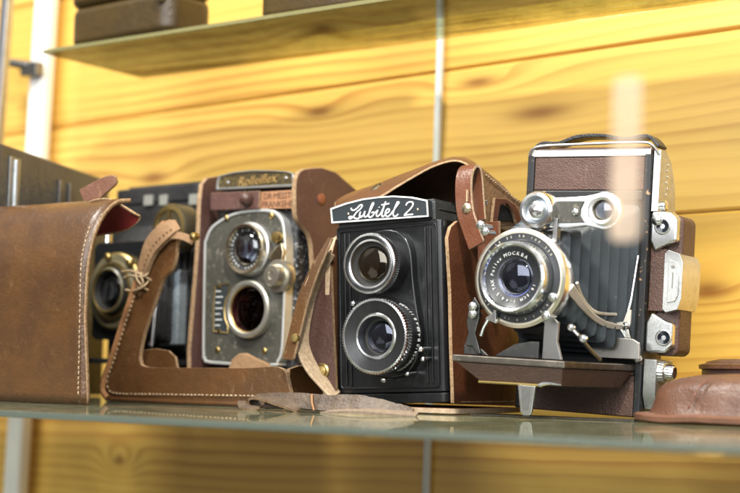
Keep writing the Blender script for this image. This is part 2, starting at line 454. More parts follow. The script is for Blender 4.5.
# hood behind the plate
b = MB(); b.box(-.0395, .0335, .0015, .060, .1166, .1285, 0)
b.box(-.0385, .0322, .0025, .058, .1285, .1302, 0)
b.box(.0335, .0342, .006, .052, .1235, .1243, 0)
b.done('viewing_hood', t, [enamel('hood_grey', (.045, .05, .052), (.35, .36, .34), .5, .45, .6)], .0007)
NP = [(-.0412, .1192), (.0318, .1178), (.0312, .1286), (.0200, .1316), (.0064, .1335), (-.0060, .1338), (-.0173, .1335), (-.0300, .1318), (-.0420, .1292)]
b = MB(); b.prism(NP, -.0042, .0010, 0)
ni = []
cx, cz = -.005, .1265
for p in NP: ni.append((p[0]+(.0010 if p[0] < cx else -.0010), p[1]+(.0010 if p[1] < .122 else -.0009)))
b.frame(NP, ni, -.0047, -.0040, 1)
b.lathe([(.0009, -.0042), (.0009, -.0046), (.0003, -.0048)], [-0.0283, 0.1244], 12, 2)
b.lathe([(.0009, -.0042), (.0009, -.0046), (.0003, -.0048)], [0.0238, 0.1231], 12, 2)
pl = b.done('name_plate', t, [enamel('plate_enamel', (.020, .027, .032), (.3, .3, .3), .2, .3), WHITE, NICKEL], .00025)
STROKES = [
 [(-0.0256,0.1282),(-0.0258,0.1274),(-0.0242,0.1265),(-0.0216,0.1274),(-0.0193,0.1292),(-0.0178,0.1296),(-0.0174,0.1285),(-0.0190,0.1268),(-0.0210,0.1256),(-0.0229,0.1238),(-0.0245,0.1221),(-0.0267,0.1211),(-0.0276,0.1220),(-0.0263,0.1226),(-0.0240,0.1218),(-0.0217,0.1208),(-0.0197,0.1212),(-0.0182,0.1225)],
 [(-0.0186,0.1252),(-0.0195,0.1228),(-0.0186,0.1215),(-0.0169,0.1224),(-0.0151,0.1253)],
 [(-0.0151,0.1253),(-0.0160,0.1225),(-0.0150,0.1214),(-0.0132,0.1225),(-0.0105,0.1263),(-0.0087,0.1294),(-0.0092,0.1301),(-0.0107,0.1277),(-0.0124,0.1233),(-0.0122,0.1211),(-0.0104,0.1212),(-0.0086,0.1228),(-0.0089,0.1241),(-0.0104,0.1236)],
 [(-0.0089,0.1234),(-0.0073,0.1238),(-0.0054,0.1252)],
 [(-0.0054,0.1252),(-0.0067,0.1225),(-0.0059,0.1210),(-0.0041,0.1221),(-0.0022,0.1247),(0.0005,0.1302)],
 [(-0.0003,0.1283),(-0.0024,0.1228),(-0.0023,0.1207),(-0.0008,0.1211),(0.0006,0.1224),(0.0026,0.1233),(0.0031,0.1247),(0.0019,0.1253),(0.0003,0.1237),(0.0001,0.1216),(0.0016,0.1204),(0.0036,0.1213),(0.0057,0.1234),(0.0087,0.1267),(0.0103,0.1286),(0.0092,0.1291),(0.0075,0.1262),(0.0058,0.1220),(0.0066,0.1202),(0.0080,0.1202),(0.0096,0.1213)],
 [(-0.0028,0.1283),(0.0001,0.1284),(0.0031,0.1287)],
 [(-0.0046,0.1271),(-0.0044,0.1267)],
 [(0.0155,0.1264),(0.0164,0.1279),(0.0185,0.1285),(0.0205,0.1278),(0.0204,0.1259),(0.0185,0.1238),(0.0160,0.1219),(0.0141,0.1202),(0.0158,0.1203),(0.0205,0.1203)]]
b = MB()
for s_ in STROKES:
    c = catmull([(x, -.0044, z) for x, z in s_], 5)
    b.ribbon(c, (0, -1, 0), .0005, .00085, 0)
b.done('script_lettering', pl, [WHITE])
LENSBLK = enamel('lens_black', (.007, .0075, .009), (.2, .2, .2), .1, .26, .75)
def tlr_lens(name, c, Rr, yf, ri, glass, t, deep, tilt=0):
    b = MB()
    b.lathe([(Rr*.93, -.004, 0), (Rr*.93, yf+.0115, 0), (Rr*.97, yf+.0065, 1), (Rr, yf+.0058, 1, .0008), (Rr, yf+.0014, 1, .0008), (Rr*.985, yf+.0002, 1, .0009), (Rr*.925, yf, 1, .0004), (Rr*.905, yf+.0005, 0),
             (ri+.0022, yf+.0022, 1), (ri+.0014, yf+.0014, 1), (ri+.0002, yf+.0016, 2), (ri-.0003, yf+.0045, 2), (ri-.0008, yf+deep*.45, 3), (ri*.80, yf+deep*.47, 1), (ri*.79, yf+deep*.5, 3),
             (ri*.74, yf+deep*.7, 3), (ri*.62, yf+deep*.72, 1), (ri*.61, yf+deep*.74, 3), (ri*.55, yf+deep, 3), (.0005, yf+deep, 3)], c, 160)
    o = b.done(name, t, [LENSBLK, CHROME, STEEL, MATT], 0, sharp=30)
    b = MB(); b.dome(c, ri*.80, yf+deep*.46, .0022, 0); b.done('glass_element', o, [glass])
    return o
up = tlr_lens('viewing_lens', (-.0004, .0885), .0196, -.0255, .0142, GL_AMBER, t, .012)
lo = tlr_lens('taking_lens', (.0030, .0427), .0243, -.0262, .0125, GL_PURPLE, t, .020)
b = MB()
for i, ch in enumerate(['22', '16', '11', '8', '5.6', '4.5', 'B', '10', '25', '50', '100', '250']):
    a = R(62-i*11.5)
    rr = .0243*.93+.0001
    M = Matrix.Translation((.0030+rr*math.cos(a), -.0085, .0427+rr*math.sin(a))) @ Matrix.Rotation(-a, 4, 'Y') @ Matrix.Rotation(R(90), 4, 'Z') @ Matrix.Rotation(R(90), 4, 'X') @ Matrix.Rotation(R(90), 4, 'Z')
    b.text(ch, .0042, M, 0)
b.done('shutter_scale', lo, [WHITE])
for (x, z, y0, y1, rr) in [(.0022, .0165, -.014, -.001, .0012), (.0185, .0200, -.012, -.001, .0011), (.0300, .0350, -.015, -.002, .0013), (.0292, .0290, -.011, -.001, .0012), (-.0170, .0655, -.018, -.002, .0012)]:
    b = MB(); b.tube([(x, y1, z), (x, (y0+y1)/2, z-.0004), (x, y0, z-.001)], [rr*.6, rr*.8, rr], 0, 10)
    b.lathe([(.0003, y0-.0012), (rr*1.2, y0-.0008), (rr*1.5, y0), (rr*1.2, y0+.0012), (.0003, y0+.0013)], (x, z-.0011), 14)
    b.done('lever', t, [CHROME])

# brown ever-ready case around it
t = thing('leather_case', 'open russet leather case wrapped round the black script-plate camera, arched lid raised', 'camera case', (-.5394, .79, 0), (0, 0, 4))
b = MB(); b.prism_z(round_rect(-.052, .0505, -.0085, .090, .006, 3), .0005, .0040, 0, 1); b.done('base', t, [CASE_RED, PALE], .0006)
b = MB(); b.box(-.049, .049, .086, .090, .0045, .120, 0); b.done('back_panel', t, [CASE_RED], .0008)
RP = [(-0.0079,0.0074),(-0.0120,0.0461),(-0.0144,0.0769),(-0.0178,0.0983),(-0.0195,0.1087),(-0.0158,0.1158),(-0.0068,0.1205)]+[(.030, .1215), (.0855, .1205), (.0855, .0045)]
b = MB(); b.prism_x(RP, .0466, .0490, 0, 1)
b.stitches([(.0495, .0, .008), (.0495, .08, .008)], .0032, .0022, .0004, 2)
b.done('side_panel', t, [CASE_RED, EDGE, THREAD], .0006)
LP = [(-.0045, .0045), (-.0050, .060), (-.0055, .098), (.000, .112), (.012, .118), (.0855, .119), (.0855, .0045)]
b = MB(); b.prism_x(LP, -.0500, -.0458, 0, 1); b.done('side_panel', t, [CASE, PALE], .0006)
# arched lid (loft front lip -> crest -> hinge)
front = [(-0.0509,0.1296),(-0.0423,0.1326),(-0.0314,0.1338),(-0.0184,0.1356),(-0.0057,0.1430),(0.0077,0.1495),(0.0223,0.1566),(0.0331,0.1592),(0.0403,0.1604),(0.0482,0.1578),(0.0540,0.1524)]
crest = [(-0.0775,0.1439),(-0.0677,0.1491),(-0.0556,0.1527),(-0.0396,0.1566),(-0.0238,0.1607),(-0.0082,0.1640),(0.0071,0.1670),(0.0184,0.1686),(0.0282,0.1669),(0.0357,0.1618),(0.0417,0.1555)]
rows = [[], [], [], [], []]
for (fx, fz), (qx, qz) in zip(front, crest):
    qx2 = qx+.012
    rows[0].append((fx, .004, fz)); rows[1].append((fx*.5+qx*.5+.003, .022, fz*.45+qz*.55+.0012)); rows[2].append((qx, .045, qz))
    rows[3].append((max(-.062, qx2), .070, qz*.6+.118*.4+.004)); rows[4].append((max(-.056, min(.05, qx2+.01)), .0835, .121))
b = MB(); b.grid(rows, 0)
lid = b.done('lid', t, [CASE, EDGE, INNER], 0, sharp=80, solid=.0024, subsurf=2, rim=1)
ms = lid.modifiers['thick']; ms.material_offset = 2
# side of the lid with stitched seam, receding to the right
b = MB()
ls_ = [(0.0075,0.1553),(0.0188,0.1516),(0.0391,0.1469),(0.0571,0.1424),(0.0772,0.1393),(0.0683,0.1269),(0.0356,0.1211),(0.0115,0.1201)]
b.prism_x(ls_, .0535, .0565, 0, 1)
sp = [(0.0132,0.1516),(0.0392,0.1453),(0.0572,0.1408),(0.0741,0.1376)]
b.stitches([(.0570, y, z) for y, z in sp], .0034, .0026, .0006, 2, (.0004, 0, 0))
lw = b.done('lid_side', t, [SUEDE, EDGE, THREAD], .0006)
b = MB()
hp = [(0.0296,0.1237),(0.0308,0.1322),(0.0394,0.1351),(0.0484,0.1328),(0.0546,0.1262)]
b.prism_x([(p[0], p[1]) for p in hp], .0568, .0575, 0, 0); b.done('slot', lw, [MATT])
b = MB()
bp = [(0.0228,0.1378),(0.0387,0.1389),(0.0521,0.1365),(0.0599,0.1307),(0.0616,0.1249),(0.0548,0.1242),(0.0493,0.1322),(0.0403,0.1359),(0.0301,0.1341),(0.0262,0.1215),(0.0191,0.1208)]
b.prism_x(bp, .0577, .0600, 0, 1); b.done('slot_binding', lw, [CASE_RED, EDGE], .0005)
b = MB(); b.lathe([(.0068, .0008), (.0072, 0), (.0068, -.0006), (.0046, -.0010), (.0040, -.0018), (.0020, -.0022), (.0003, -.0023)], (0, 0), 32, 0)
sn = b.done('snap_button', t, [NICKEL]); sn.location = (-0.0295, 0.022, 0.1461); sn.rotation_euler = (R(-42), R(-24), 0)
# strap loop at the right, with rivet and wire hook
sx = lambda a, y: a
lp = [(0.0652,-0.0120,0.1039),(0.0616,-0.0120,0.1127),(0.0572,-0.0120,0.1240),(0.0546,-0.0100,0.1343),(0.0533,-0.0080,0.1446),(0.0525,-0.0040,0.1521),(0.0527,0.0010,0.1555),(0.0535,0.0050,0.1544),(0.0540,0.0070,0.1476),(0.0554,0.0060,0.1379),(0.0578,0.0030,0.1280),(0.0601,-0.0000,0.1201)]
b = MB(); c = catmull(lp, 5)
b.ribbon(c, (1, -.10, 0), [.0118 if i < 30 else .0100 for i in range(len(c))], .0022, 0, 1)
stp = b.done('strap', t, [CASE_RED, PALE], .0005)
rv = (0.0583, -0.0135, 0.1275)
b = MB(); b.lathe([(.0034, .0016), (.0034, 0), (.0030, -.0006), (.0018, -.0010), (.0003, -.0011)], (rv[0], rv[2]), 24, 0, cy=rv[1]); b.done('rivet', stp, [NICKEL])
b = MB(); b.box(rv[0]-.0004, rv[0]+.0004, rv[1]+.0000, rv[1]+.002, rv[2]+.004, rv[2]+.0115, 0); b.done('slit', stp, [PALE])
hk = [(0.0541,0.0100,0.1333),(0.0594,0.0120,0.1346),(0.0574,0.0120,0.1309),(0.0542,0.0100,0.1295),(0.0548,0.0100,0.1327)]
b = MB(); b.tube(catmull(hk, 4), .0006, 0, 8); b.done('wire_hook', stp, [STEEL])
b = MB(); b.prism([(0.0533,0.1209),(0.0688,0.1216),(0.0692,0.0970),(0.0537,0.0973)], .011, .0135, 0, 1); b.done('front_flap', t, [CASE_RED, EDGE], .0006)
# left: doubled strap with rivet, dark inner flap and brass stud
fl = [(-0.0417,-0.0120,0.1118),(-0.0450,-0.0160,0.1011),(-0.0503,-0.0180,0.0893),(-0.0563,-0.0200,0.0724),(-0.0598,-0.0220,0.0547),(-0.0627,-0.0240,0.0384),(-0.0637,-0.0250,0.0319)]
b = MB(); c = catmull(fl, 5)
n = len(c); b.ribbon(c, (1, -.25, .12), [.0045+.0065*min(1, i/(n*.45)) if i < n-2 else (.0095 if i == n-2 else .006) for i in range(n)], .0020, 0, 1)
ls2 = b.done('strap', t, [CASE_OLIVE, EDGE], .0005)
rv = (-0.0588, -0.026, 0.0462)
b = MB(); b.lathe([(.0031, .0016), (.0031, 0), (.0024, -.0009), (.0003, -.0011)], (rv[0], rv[2]), 24, 0, cy=rv[1]); b.done('rivet', ls2, [BRASS])
pe = [(-0.0442,-0.0100,0.1029),(-0.0496,-0.0120,0.0924),(-0.0557,-0.0140,0.0766),(-0.0592,-0.0150,0.0596),(-0.0608,-0.0150,0.0465),(-0.0592,-0.0140,0.0374),(-0.0531,-0.0120,0.0258),(-0.0455,-0.0090,0.0169),(-0.0387,-0.0060,0.0093)]
b = MB(); c = catmull(pe, 5); b.ribbon(c, (.3, 1, 0), .012, .0020, 0, 0); 
b.done('looped_strap', t, [PALE], .0008)
dp = [(-0.0466,0.1048),(-0.0541,0.0930),(-0.0615,0.0772),(-0.0658,0.0600),(-0.0673,0.0468),(-0.0651,0.0376),(-0.0576,0.0259),(-0.0480,0.0169),(-0.0392,0.0093),(-0.0428,0.0522)]
b = MB(); b.prism(dp, -.0052, -.0025, 0, 1); df = b.done('inner_flap', t, [CASE_DARK, EDGE])
rv = (-0.05, -0.006, 0.0253)
b = MB(); b.lathe([(.0052, .001), (.0052, 0), (.0040, -.0008), (.0038, .0002), (.0034, -.0012), (.0003, -.0018)], (rv[0], rv[2]), 24, 0, cy=rv[1]); b.done('stud', df, [BRASS])

# ------------------------------------------------------------------ silver faced twin lens camera
t = thing('twin_lens_camera', 'old twin lens camera with worn grey face plate and silver rims', 'camera', (-.6976, .84, .004), (0, 0, -2))
b = MB(); b.prism_z(round_rect(-.043, .0375, .0032, .074, .004, 4), .006, .149, 0); b.done('body', t, [BLACK_W], .0008)
PO = [(-.0463, .1080), (-.0450, .1180), (-.0400, .1265), (-.0290, .1325), (-.0160, .1365), (0, .1378), (.0140, .1376), (.0235, .1355), (.0300, .1300), (.0330, .1210), (.0342, .1100), (.0348, .0900), (.0345, .0500), (.0335, .0330), (.0300, .0265), (.0240, .0240), (-.0360, .0250), (-.0425, .0285), (-.0447, .0350)]
po = [(p[0], p[1]) for p in catmull([(x, z, 0) for x, z in PO], 3, True)]
cx, cz = -.006, .08
pi_ = [(cx+(p[0]-cx)*.955, cz+(p[1]-cz)*.968) for p in po]
b = MB(); b.prism(pi_, -.0052, .0032, 0); pl = b.done('front_plate', t, [PAINT], .0004)
b = MB(); b.frame(po, [(cx+(p[0]-cx)*.953, cz+(p[1]-cz)*.966) for p in po], -.0062, .0030, 0); b.done('plate_rim', pl, [metal('worn_silver', (.84, .86, .84), .35, .2, (.5, .48, .42), .4, .7)], .0006)
for (x, z) in [(-.0245, .1328), (.0195, .1325), (-.0295, .0352), (.0165, .0350)]:
    b = MB(); b.lathe([(.0022, -.005), (.0022, -.0060), (.0014, -.0066), (.0003, -.0066)], (x, z), 18)
    b.done('screw', pl, [BRASS])
c1 = (.0010, .1085)
b = MB(); b.lathe([(.0200, -.005, 0), (.0198, -.009, 0), (.0186, -.0095, 0), (.0184, -.0135, 1), (.0176, -.0145, 1), (.0160, -.0142, 1), (.0156, -.0115, 2), (.0120, -.0100, 2), (.0116, -.0070, 3), (.0005, -.0065, 3)], c1, 72)
o = b.done('viewing_lens', t, [SATIN, NICKEL, MATT, MIRROR_SHEEN], 0, sharp=30)
b = MB(); b.ring_text('ANASTIGMAT 1:3.2 F=75 624835', c1, .0139, -.0113, .0024, -150, 12.2, 0); b.done('ring_lettering', o, [WHITE])
b = MB(); b.dome(c1, .0122, -.0098, .0040); b.done('glass_element', o, [GL_CLEAR])
c2 = (.0030, .0648)
b = MB(); b.lathe([(.0212, -.005, 0), (.0210, -.0105, 0), (.0200, -.0118, 0), (.0178, -.0118, 0), (.0170, -.0105, 1), (.0162, -.0095, 2), (.0158, -.0060, 2), (.0100, -.0055, 2), (.0005, -.0055, 2)], c2, 72)
o = b.done('taking_lens', t, [metal('cream_ring', (.74, .73, .66), .4, .2, (.5, .48, .4), .4), BRASS, plain('dark_red_interior', (.030, .006, .006), .3)], 0, sharp=30)
b = MB(); b.dome(c2, .0159, -.0068, .0016); b.done('glass_element', o, [lens_glass('deep_red_glass', (.7, .55, .55), (.35, .18, .17), 1.5)])
b = MB()
kc = (.0295, .0885)
b.lathe([(.0122, -.003), (.0122, -.0080), (.0116, -.0092), (.0084, -.0095), (.0078, -.0145), (.0070, -.0158), (.0030, -.0160), (.0026, -.0152), (.0003, -.0152)], kc, 48)
b.done('winding_knob', t, [metal('knob_silver', (.60, .57, .48), .28, .2, (.3, .25, .15), .4, .9)])
b = MB(); b.prism([(.020, .1015), (.0275, .1095), (.0325, .112), (.0345, .106), (.034, .099), (.027, .098)], -.009, -.005, 0); b.done('lever', t, [NICKEL], .0007)
b = MB(); b.lathe([(.0042, -.005), (.0042, -.0095), (.0036, -.0105), (.0003, -.0108)], (.0272, .1163), 24); b.done('release_button', t, [BRASS])
# curved distance window
arc_o = [(c2[0]+.0300*math.cos(R(a))-.004, c2[1]+.0205*math.sin(R(a))) for a in range(140, 225, 6)]
arc_i = [(c2[0]+.0225*math.cos(R(a)), c2[1]+.0225*math.sin(R(a))) for a in range(224, 139, -6)]
op = [(-.0345, .0835), (-.0205, .0835)]+[]
win = [(-.0200, .0840), (-.0335, .0825), (-.0345, .0660), (-.0338, .0490), (-.0195, .0475), (-.0195, .0530), (-.0225, .0580), (-.0235, .0650), (-.0225, .0720), (-.0195, .0775)]
b = MB(); b.prism(win, -.0058, -.0050, 1); b.tube([(x, -.0058, z) for x, z in win], .0006, 0, 6, True)
for i in range(7): 
    zz = .053+i*.0042; b.box(-.0325, -.0275+.002*(i % 2), -.0062, -.0056, zz, zz+.0006, 2)
b.lathe([(.0014, -.0056), (.0014, -.0066), (.0003, -.0068)], (-.0285, .0815), 14, 0); b.lathe([(.0014, -.0056), (.0014, -.0066), (.0003, -.0068)], (-.0285, .0500), 14, 0)
b.done('distance_window', t, [BRASS, plain('window_grey', (.035, .042, .045), .25), WHITE])
# side fittings on the flaking body
b = MB()
b.lathe([(.017, .0), (.017, .006), (.0155, .008), (.006, .0085), (.0005, .0085)], (.030, .085), 40, axis='x', cy=.0375)
b.done('focus_knob', t, [BLACK_W])
# name plate & hood
NP = [(-0.0387,0.1547),(-0.0384,0.1604),(-0.0366,0.1652),(-0.0215,0.1673),(-0.0026,0.1676),(0.0169,0.1661),(0.0313,0.1643),(0.0370,0.1624),(0.0383,0.1529)]
b = MB(); b.prism(NP, -.0022, .004, 0)
nc = (sum(p[0] for p in NP)/len(NP), sum(p[1] for p in NP)/len(NP))
b.frame(NP, [(nc[0]+(p[0]-nc[0])*.945, nc[1]+(p[1]-nc[1])*.80) for p in NP], -.0032, -.002, 1)
for px in [(-0.0270,0.1598),(0.0297,0.1597)]: b.lathe([(.0013, -.002), (.0013, -.0030), (.0004, -.0032)], px, 12, 1)
pl = b.done('name_plate', t, [enamel('bronze_plate', (.045, .032, .012), (.4, .3, .1), .4, .35, .5), SATIN], .0003)
tc = (0.0018, -0.0024, 0.1597)
b = MB(); b.text('Rolleiflex', .0098, Matrix.Translation((tc[0], -.0026, tc[2])) @ FACE @ Matrix.Rotation(R(2.0), 4, 'Z'), 0, .0003, .25, 1.02); b.done('script_lettering', pl, [GOLDL])
b = MB(); b.box(-.039, .035, .004, .07, .1495, .160, 0); b.done('viewing_hood', t, [BLACK_W], .001)

# its case
t = thing('leather_case', 'plum brown case round the grey-faced camera, high rounded ear at right', 'camera case', (-.6976, .84, 0), (0, 0, -2))
b = MB(); b.box(-.050, .046, .0, .088, .0005, .0036, 0); b.done('base', t, [CASE_PURPLE], .0006)
b = MB(); b.box(-.048, .044, .084, .088, .004, .155, 0); b.done('back_panel', t, [CASE_PURPLE], .0008)
LP = [(-0.0126,-0.0011),(-0.0145,0.0387),(-0.0119,0.0759),(-0.0093,0.1135),(-0.0089,0.1512),(-0.0073,0.1635),(-0.0021,0.1687)]+[(.010, .1715), (.030, .171), (.0835, .160), (.0835, .004)]
LP[0] = (LP[0][0], .004)
b = MB(); b.prism_x(LP, -.0525, -.0480, 0, 1); b.done('side_panel', t, [CASE_PURPLE, EDGE], .0008)
RPp = [(p[0], p[1]) for p in catmull([(a, c, 0) for a, c in [(0.0163,0.0288),(0.0153,0.0546),(0.0130,0.0978),(0.0093,0.1192),(0.0011,0.1272),(-0.0063,0.1322),(-0.0086,0.1406),(-0.0090,0.1578),(-0.0060,0.1661),(0.0028,0.1704),(0.0198,0.1732)]], 3)]+[(.036, .172), (.060, .162), (.0835, .150), (.0835, .004), (.016, .004)]
b = MB(); b.prism_x(RPp, .0405, .0450, 0, 1); rp = b.done('side_panel', t, [CASE_PURPLE, EDGE], .0012, 3)
rv = [(0.0194,0.1499)][0]
b = MB(); b.lathe([(.0040, -.0005), (.0040, .0006), (.0030, .0012), (.0003, .0014)], rv, 24, axis='x', cy=.0453); b.done('rivet', rp, [leather('rivet_leather', (.30, .10, .05), (.24, .08, .04), (.4, .2, .1))])
SB = [(-0.0396,0.1562),(0.0443,0.1541),(0.0448,0.1408),(-0.0391,0.1430)]
b = MB()
mid = SB[0][0]*.42+SB[1][0]*.58
b.prism([SB[0], (mid, SB[0][1]*.42+SB[1][1]*.58), (mid, SB[3][1]*.42+SB[2][1]*.58), SB[3]], -.0078, -.0056, 0, 1)
st = b.done('strap', t, [CASE_PURPLE, EDGE], .0006)
b = MB(); mid2 = mid-.006; b.prism([(mid2, SB[0][1]*.45+SB[1][1]*.55-.0006), (SB[1][0], SB[1][1]), (SB[2][0], SB[2][1]), (mid2, SB[3][1]*.45+SB[2][1]*.55+.0006)], -.0054, -.0032, 0, 0)
tc = ((mid+SB[1][0])/2+.001, (SB[1][1]+SB[2][1])/2)
for dz, tx in ((.0030, 'DR·MESSTER'), (-.0030, 'FRANKEHEID')):
    b.text(tx, .0064, Matrix.Translation((tc[0], -.0055, tc[1]+dz)) @ FACE @ Matrix.Rotation(R(-1), 4, 'Z'), 1, .00015, 0, .92)
b.done('embossed_strap', t, [leather('strap_tan', (.40, .20, .10), (.32, .15, .075), (.5, .3, .18), .55), plain('stamped_letters', (.10, .045, .022), .7)], .0003)
sp = [(-0.0016,0.1494)][0]
b = MB(); b.lathe([(.0055, -.0076), (.0055, -.0092), (.0046, -.0125), (.0028, -.0142), (.0003, -.0148)], sp, 28); b.done('stud', st, [CASE_DARK])
tb = [(-0.0143,0.0231),(-0.0098,0.0326),(-0.0031,0.0367),(0.0037,0.0370),(0.0125,0.0336),(0.0240,0.0302),(0.0299,0.0239)]
b = MB(); b.prism(tb, -.0115, -.0080, 0, 0); b.done('tab', t, [SUEDE], .001, 3)

# ------------------------------------------------------------------ stitched tray-like case front lying before them
t = thing('leather_case', 'low stitched case front, tan cut-out arm bound with string, on the shelf front', 'camera case', (-0.6957, 0.7722, 0.0))
AO = [(-.0224, .1262), (-.0291, .1265), (-.0430, .1134), (-.0517, .0908), (-.0649, .0587), (-.0764, .0299), (-.0827, .0154), (-.0833, .0068), (-.0760, .0012), (-.0600, .0003), (-.03, .0002), (.03, .0003), (.0845, .0003), (.0862, .0189), (.0783, .0272), (.05, .0262), (0, .0256), (-.040, .0254), (-.0475, .0300), (-.0472, .0381), (-.0439, .0508), (-.0378, .0650), (-.0282, .0868), (-.0191, .0950), (-.0161, .1126)]
AO = [(p[0], max(.0003, p[1])) for p in catmull([(x, z, 0) for x, z in AO], 4, True)]
b = MB(); b.prism(AO, -.0018, .0018, 0, 1)
stitch = catmull([(-.0440, -.0026, .1050), (-.0480, -.0026, .0890), (-.0605, -.0026, .0585), (-.0715, -.0026, .0300), (-.0775, -.0026, .0165), (-.0755, -.0026, .0085), (-.066, -.0026, .0062), (-.03, -.0026, .0066), (.03, -.0026, .0074), (.082, -.0026, .0082)], 8)
b.stitches(stitch, .0036, .0026, .0007, 2, (0, -.0003, 0))
weltp = catmull([(p[0]+.0008, -.0012, p[1]+.0004) for p in AO[4:33:3]], 3)
b.tube(weltp, .0026, 3, 8)
b.tube([(-.074, -.0012, .0022), (0, -.0012, .0018), (.083, -.0012, .0022)], .0016, 0, 8)
b.done('front_panel', t, [CASE_OLIVE, EDGE, THREAD, leather('welt_tan', (.40, .20, .085), (.30, .14, .06), (.55, .36, .2), .5)], .0008)
# turned-in top strip behind the arm and a side return at the right end
b = MB(); b.prism_z([(-.047, .0022), (.0785, .0022), (.0800, .030), (-.044, .034)], .0005, .0030, 0); b.done('floor_panel', t, [INNER], .0005)
b = MB(); b.prism_x([(.002, .0006), (.040, .0006), (.040, .020), (.028, .029), (.012, .0285), (.002, .0262)], .0822, .0852, 0, 1); b.done('end_panel', t, [CASE_OLIVE, EDGE], .0006)
b = MB(); b.prism([(-0.0693,0.0354),(-0.0605,0.0381),(-0.0507,0.0389),(-0.0389,0.0375),(-0.0320,0.0330),(-0.0286,0.0224),(-0.0697,0.0217)], .018, .0205, 0, 1); b.done('inner_panel', t, [CASE_OLIVE, EDGE], .0005)
# upper end of the arm: tan flesh side folded over, strap to the stud
ar = [(-0.0468,-0.0030,0.0898),(-0.0415,-0.0040,0.1024),(-0.0362,-0.0040,0.1115),(-0.0278,-0.0040,0.1183),(-0.0195,-0.0030,0.1230),(-0.0166,0.0000,0.1246)]
b = MB(); c = catmull(ar, 5); b.ribbon(c, (.75, -.2, -.62), [.010+.006*math.sin(math.pi*i/(len(c)-1)) for i in range(len(c))], .0035, 0, 1)
b.stitches([(p.x+.002, p.y-.003, p.z-.0015) for p in c], .0040, .0018, .0004, 2)
am = b.done('folded_arm', t, [SUEDE, EDGE, plain('stitch_hole', (.12, .06, .03), .8)], .001)
lo_ = [(-0.0277,-0.0020,0.1149),(-0.0164,-0.0040,0.1172),(-0.0079,-0.0030,0.1162),(-0.0020,0.0010,0.1129)]
b = MB(); b.ribbon(catmull(lo_, 6), (0.1, .3, 1), .0055, .0022, 0, 1); b.done('strap', t, [SUEDE, EDGE], .0006)
rv = (0.0019, -0.004, 0.1162)
b = MB(); b.lathe([(.0030, .003), (.0030, 0), (.0024, -.0016), (.0003, -.0024)], (rv[0], rv[2]), 20, cy=rv[1]); b.done('stud', t, [BRASS])
b = MB()
for q in ([(-0.0815,0.0120,0.0944),(-0.0607,-0.0000,0.0938),(-0.0464,-0.0055,0.0910),(-0.0399,-0.0030,0.0875),(-0.0386,0.0040,0.0844),(-0.0364,0.0080,0.0810)], [(-0.0773,0.0100,0.0897),(-0.0585,-0.0020,0.0901),(-0.0468,-0.0060,0.0889),(-0.0410,-0.0060,0.0895),(-0.0411,-0.0030,0.0932),(-0.0490,0.0000,0.0957),(-0.0509,-0.0040,0.0941),(-0.0486,-0.0060,0.0875),(-0.0435,-0.0050,0.0818),(-0.0414,0.0000,0.0792)], [(-0.0728,0.0080,0.0808),(-0.0551,-0.0030,0.0792),(-0.0440,-0.0065,0.0810),(-0.0407,-0.0040,0.0846),(-0.0427,0.0010,0.0885)], [(-0.0502,-0.0040,0.0798),(-0.0422,-0.0065,0.0845),(-0.0449,-0.0060,0.0902),(-0.0441,-0.0010,0.0948)]):
    b.tube(catmull(q, 6), .0009, 0, 8)
b.done('string', t, [THREAD])

# ------------------------------------------------------------------ big foreground case shell, far left
t = thing('leather_case', 'large tan brown case shell cut off by the left edge, red lined flap', 'camera case', (-0.7315, 0.6855, 0.0))
sec = [(0, .0004), (-.0005, .05), (.0, .085), (.0025, .103), (.008, .1185), (.0155, .1290), (.0245, .1350), (.036, .1370)]
sec = catmull([(0, y, z) for y, z in sec], 5)
b = MB(); rows = []
for fx in [-.14, -.10, -.06, -.02, 0, .012, .0215]:
    rows.append([(fx+(.0005 if p.z > .06 else .004*(.06-p.z)/.06), p.y+.0009*math.sin(fx*70+p.z*40), p.z) for p in sec])
# the flap reaches further right than the front wall
b.grid(rows, 0)
o = b.done('shell', t, [leather('shell_leather', (.098, .043, .012), (.060, .026, .008), (.26, .15, .07), .36, 560, .25, .5, coat=.06), EDGE, LINING], 0, sharp=80, solid=.0030, rim=1)
o.modifiers['thick'].material_offset = 2
b = MB()
b.stitches([(.0165+.003*(1-z/.12), -.0024+(0 if z < .085 else ((z-.085)/.034)**2*.0085), z) for z in [.006+.0035*i for i in range(33)]], .0034, .0024, .0005, 0, (0, -.0002, 0)); b.done('stitching', o, [THREAD])
up_ = [(-0.0037,0.0180,0.1357),(0.0045,0.0210,0.1380),(0.0118,0.0240,0.1389),(0.0193,0.0260,0.1357),(0.0268,0.0290,0.1307),(0.0324,0.0320,0.1257)]
lo_ = [(-0.0315,0.0460,0.1129),(-0.0237,0.0460,0.1140),(-0.0120,0.0460,0.1150),(0.0024,0.0450,0.1158),(0.0147,0.0430,0.1173),(0.0296,0.0360,0.1215)]
md_ = [((p[0]+q[0])/2+.0015, (p[1]+q[1])/2+.004, (p[2]+q[2])/2+.0025) for p, q in zip(up_, lo_)]
b = MB(); b.grid([up_, md_, lo_], 0)
o = b.done('flap', t, [CASE_OLIVE, EDGE, LINING], 0, sharp=80, solid=.0030, subsurf=2, rim=1)
o.modifiers['thick'].material_offset = 2
tb = [(-0.0320,0.0450,0.1410),(-0.0224,0.0460,0.1462),(-0.0120,0.0470,0.1514),(-0.0035,0.0480,0.1545)]
b = MB(); b.ribbon(catmull(tb, 5), (-.4, -.1, .9), [.016, .0155, .015, .0145, .014, .0135, .013, .0125, .012, .0115, .011, .010, .009, .008, .006, .003], .0025, 0, 1); b.done('closing_tab', t, [leather('tab_leather', (.20, .092, .055), (.16, .07, .042), (.6, .35, .2), .5), EDGE], .0006)

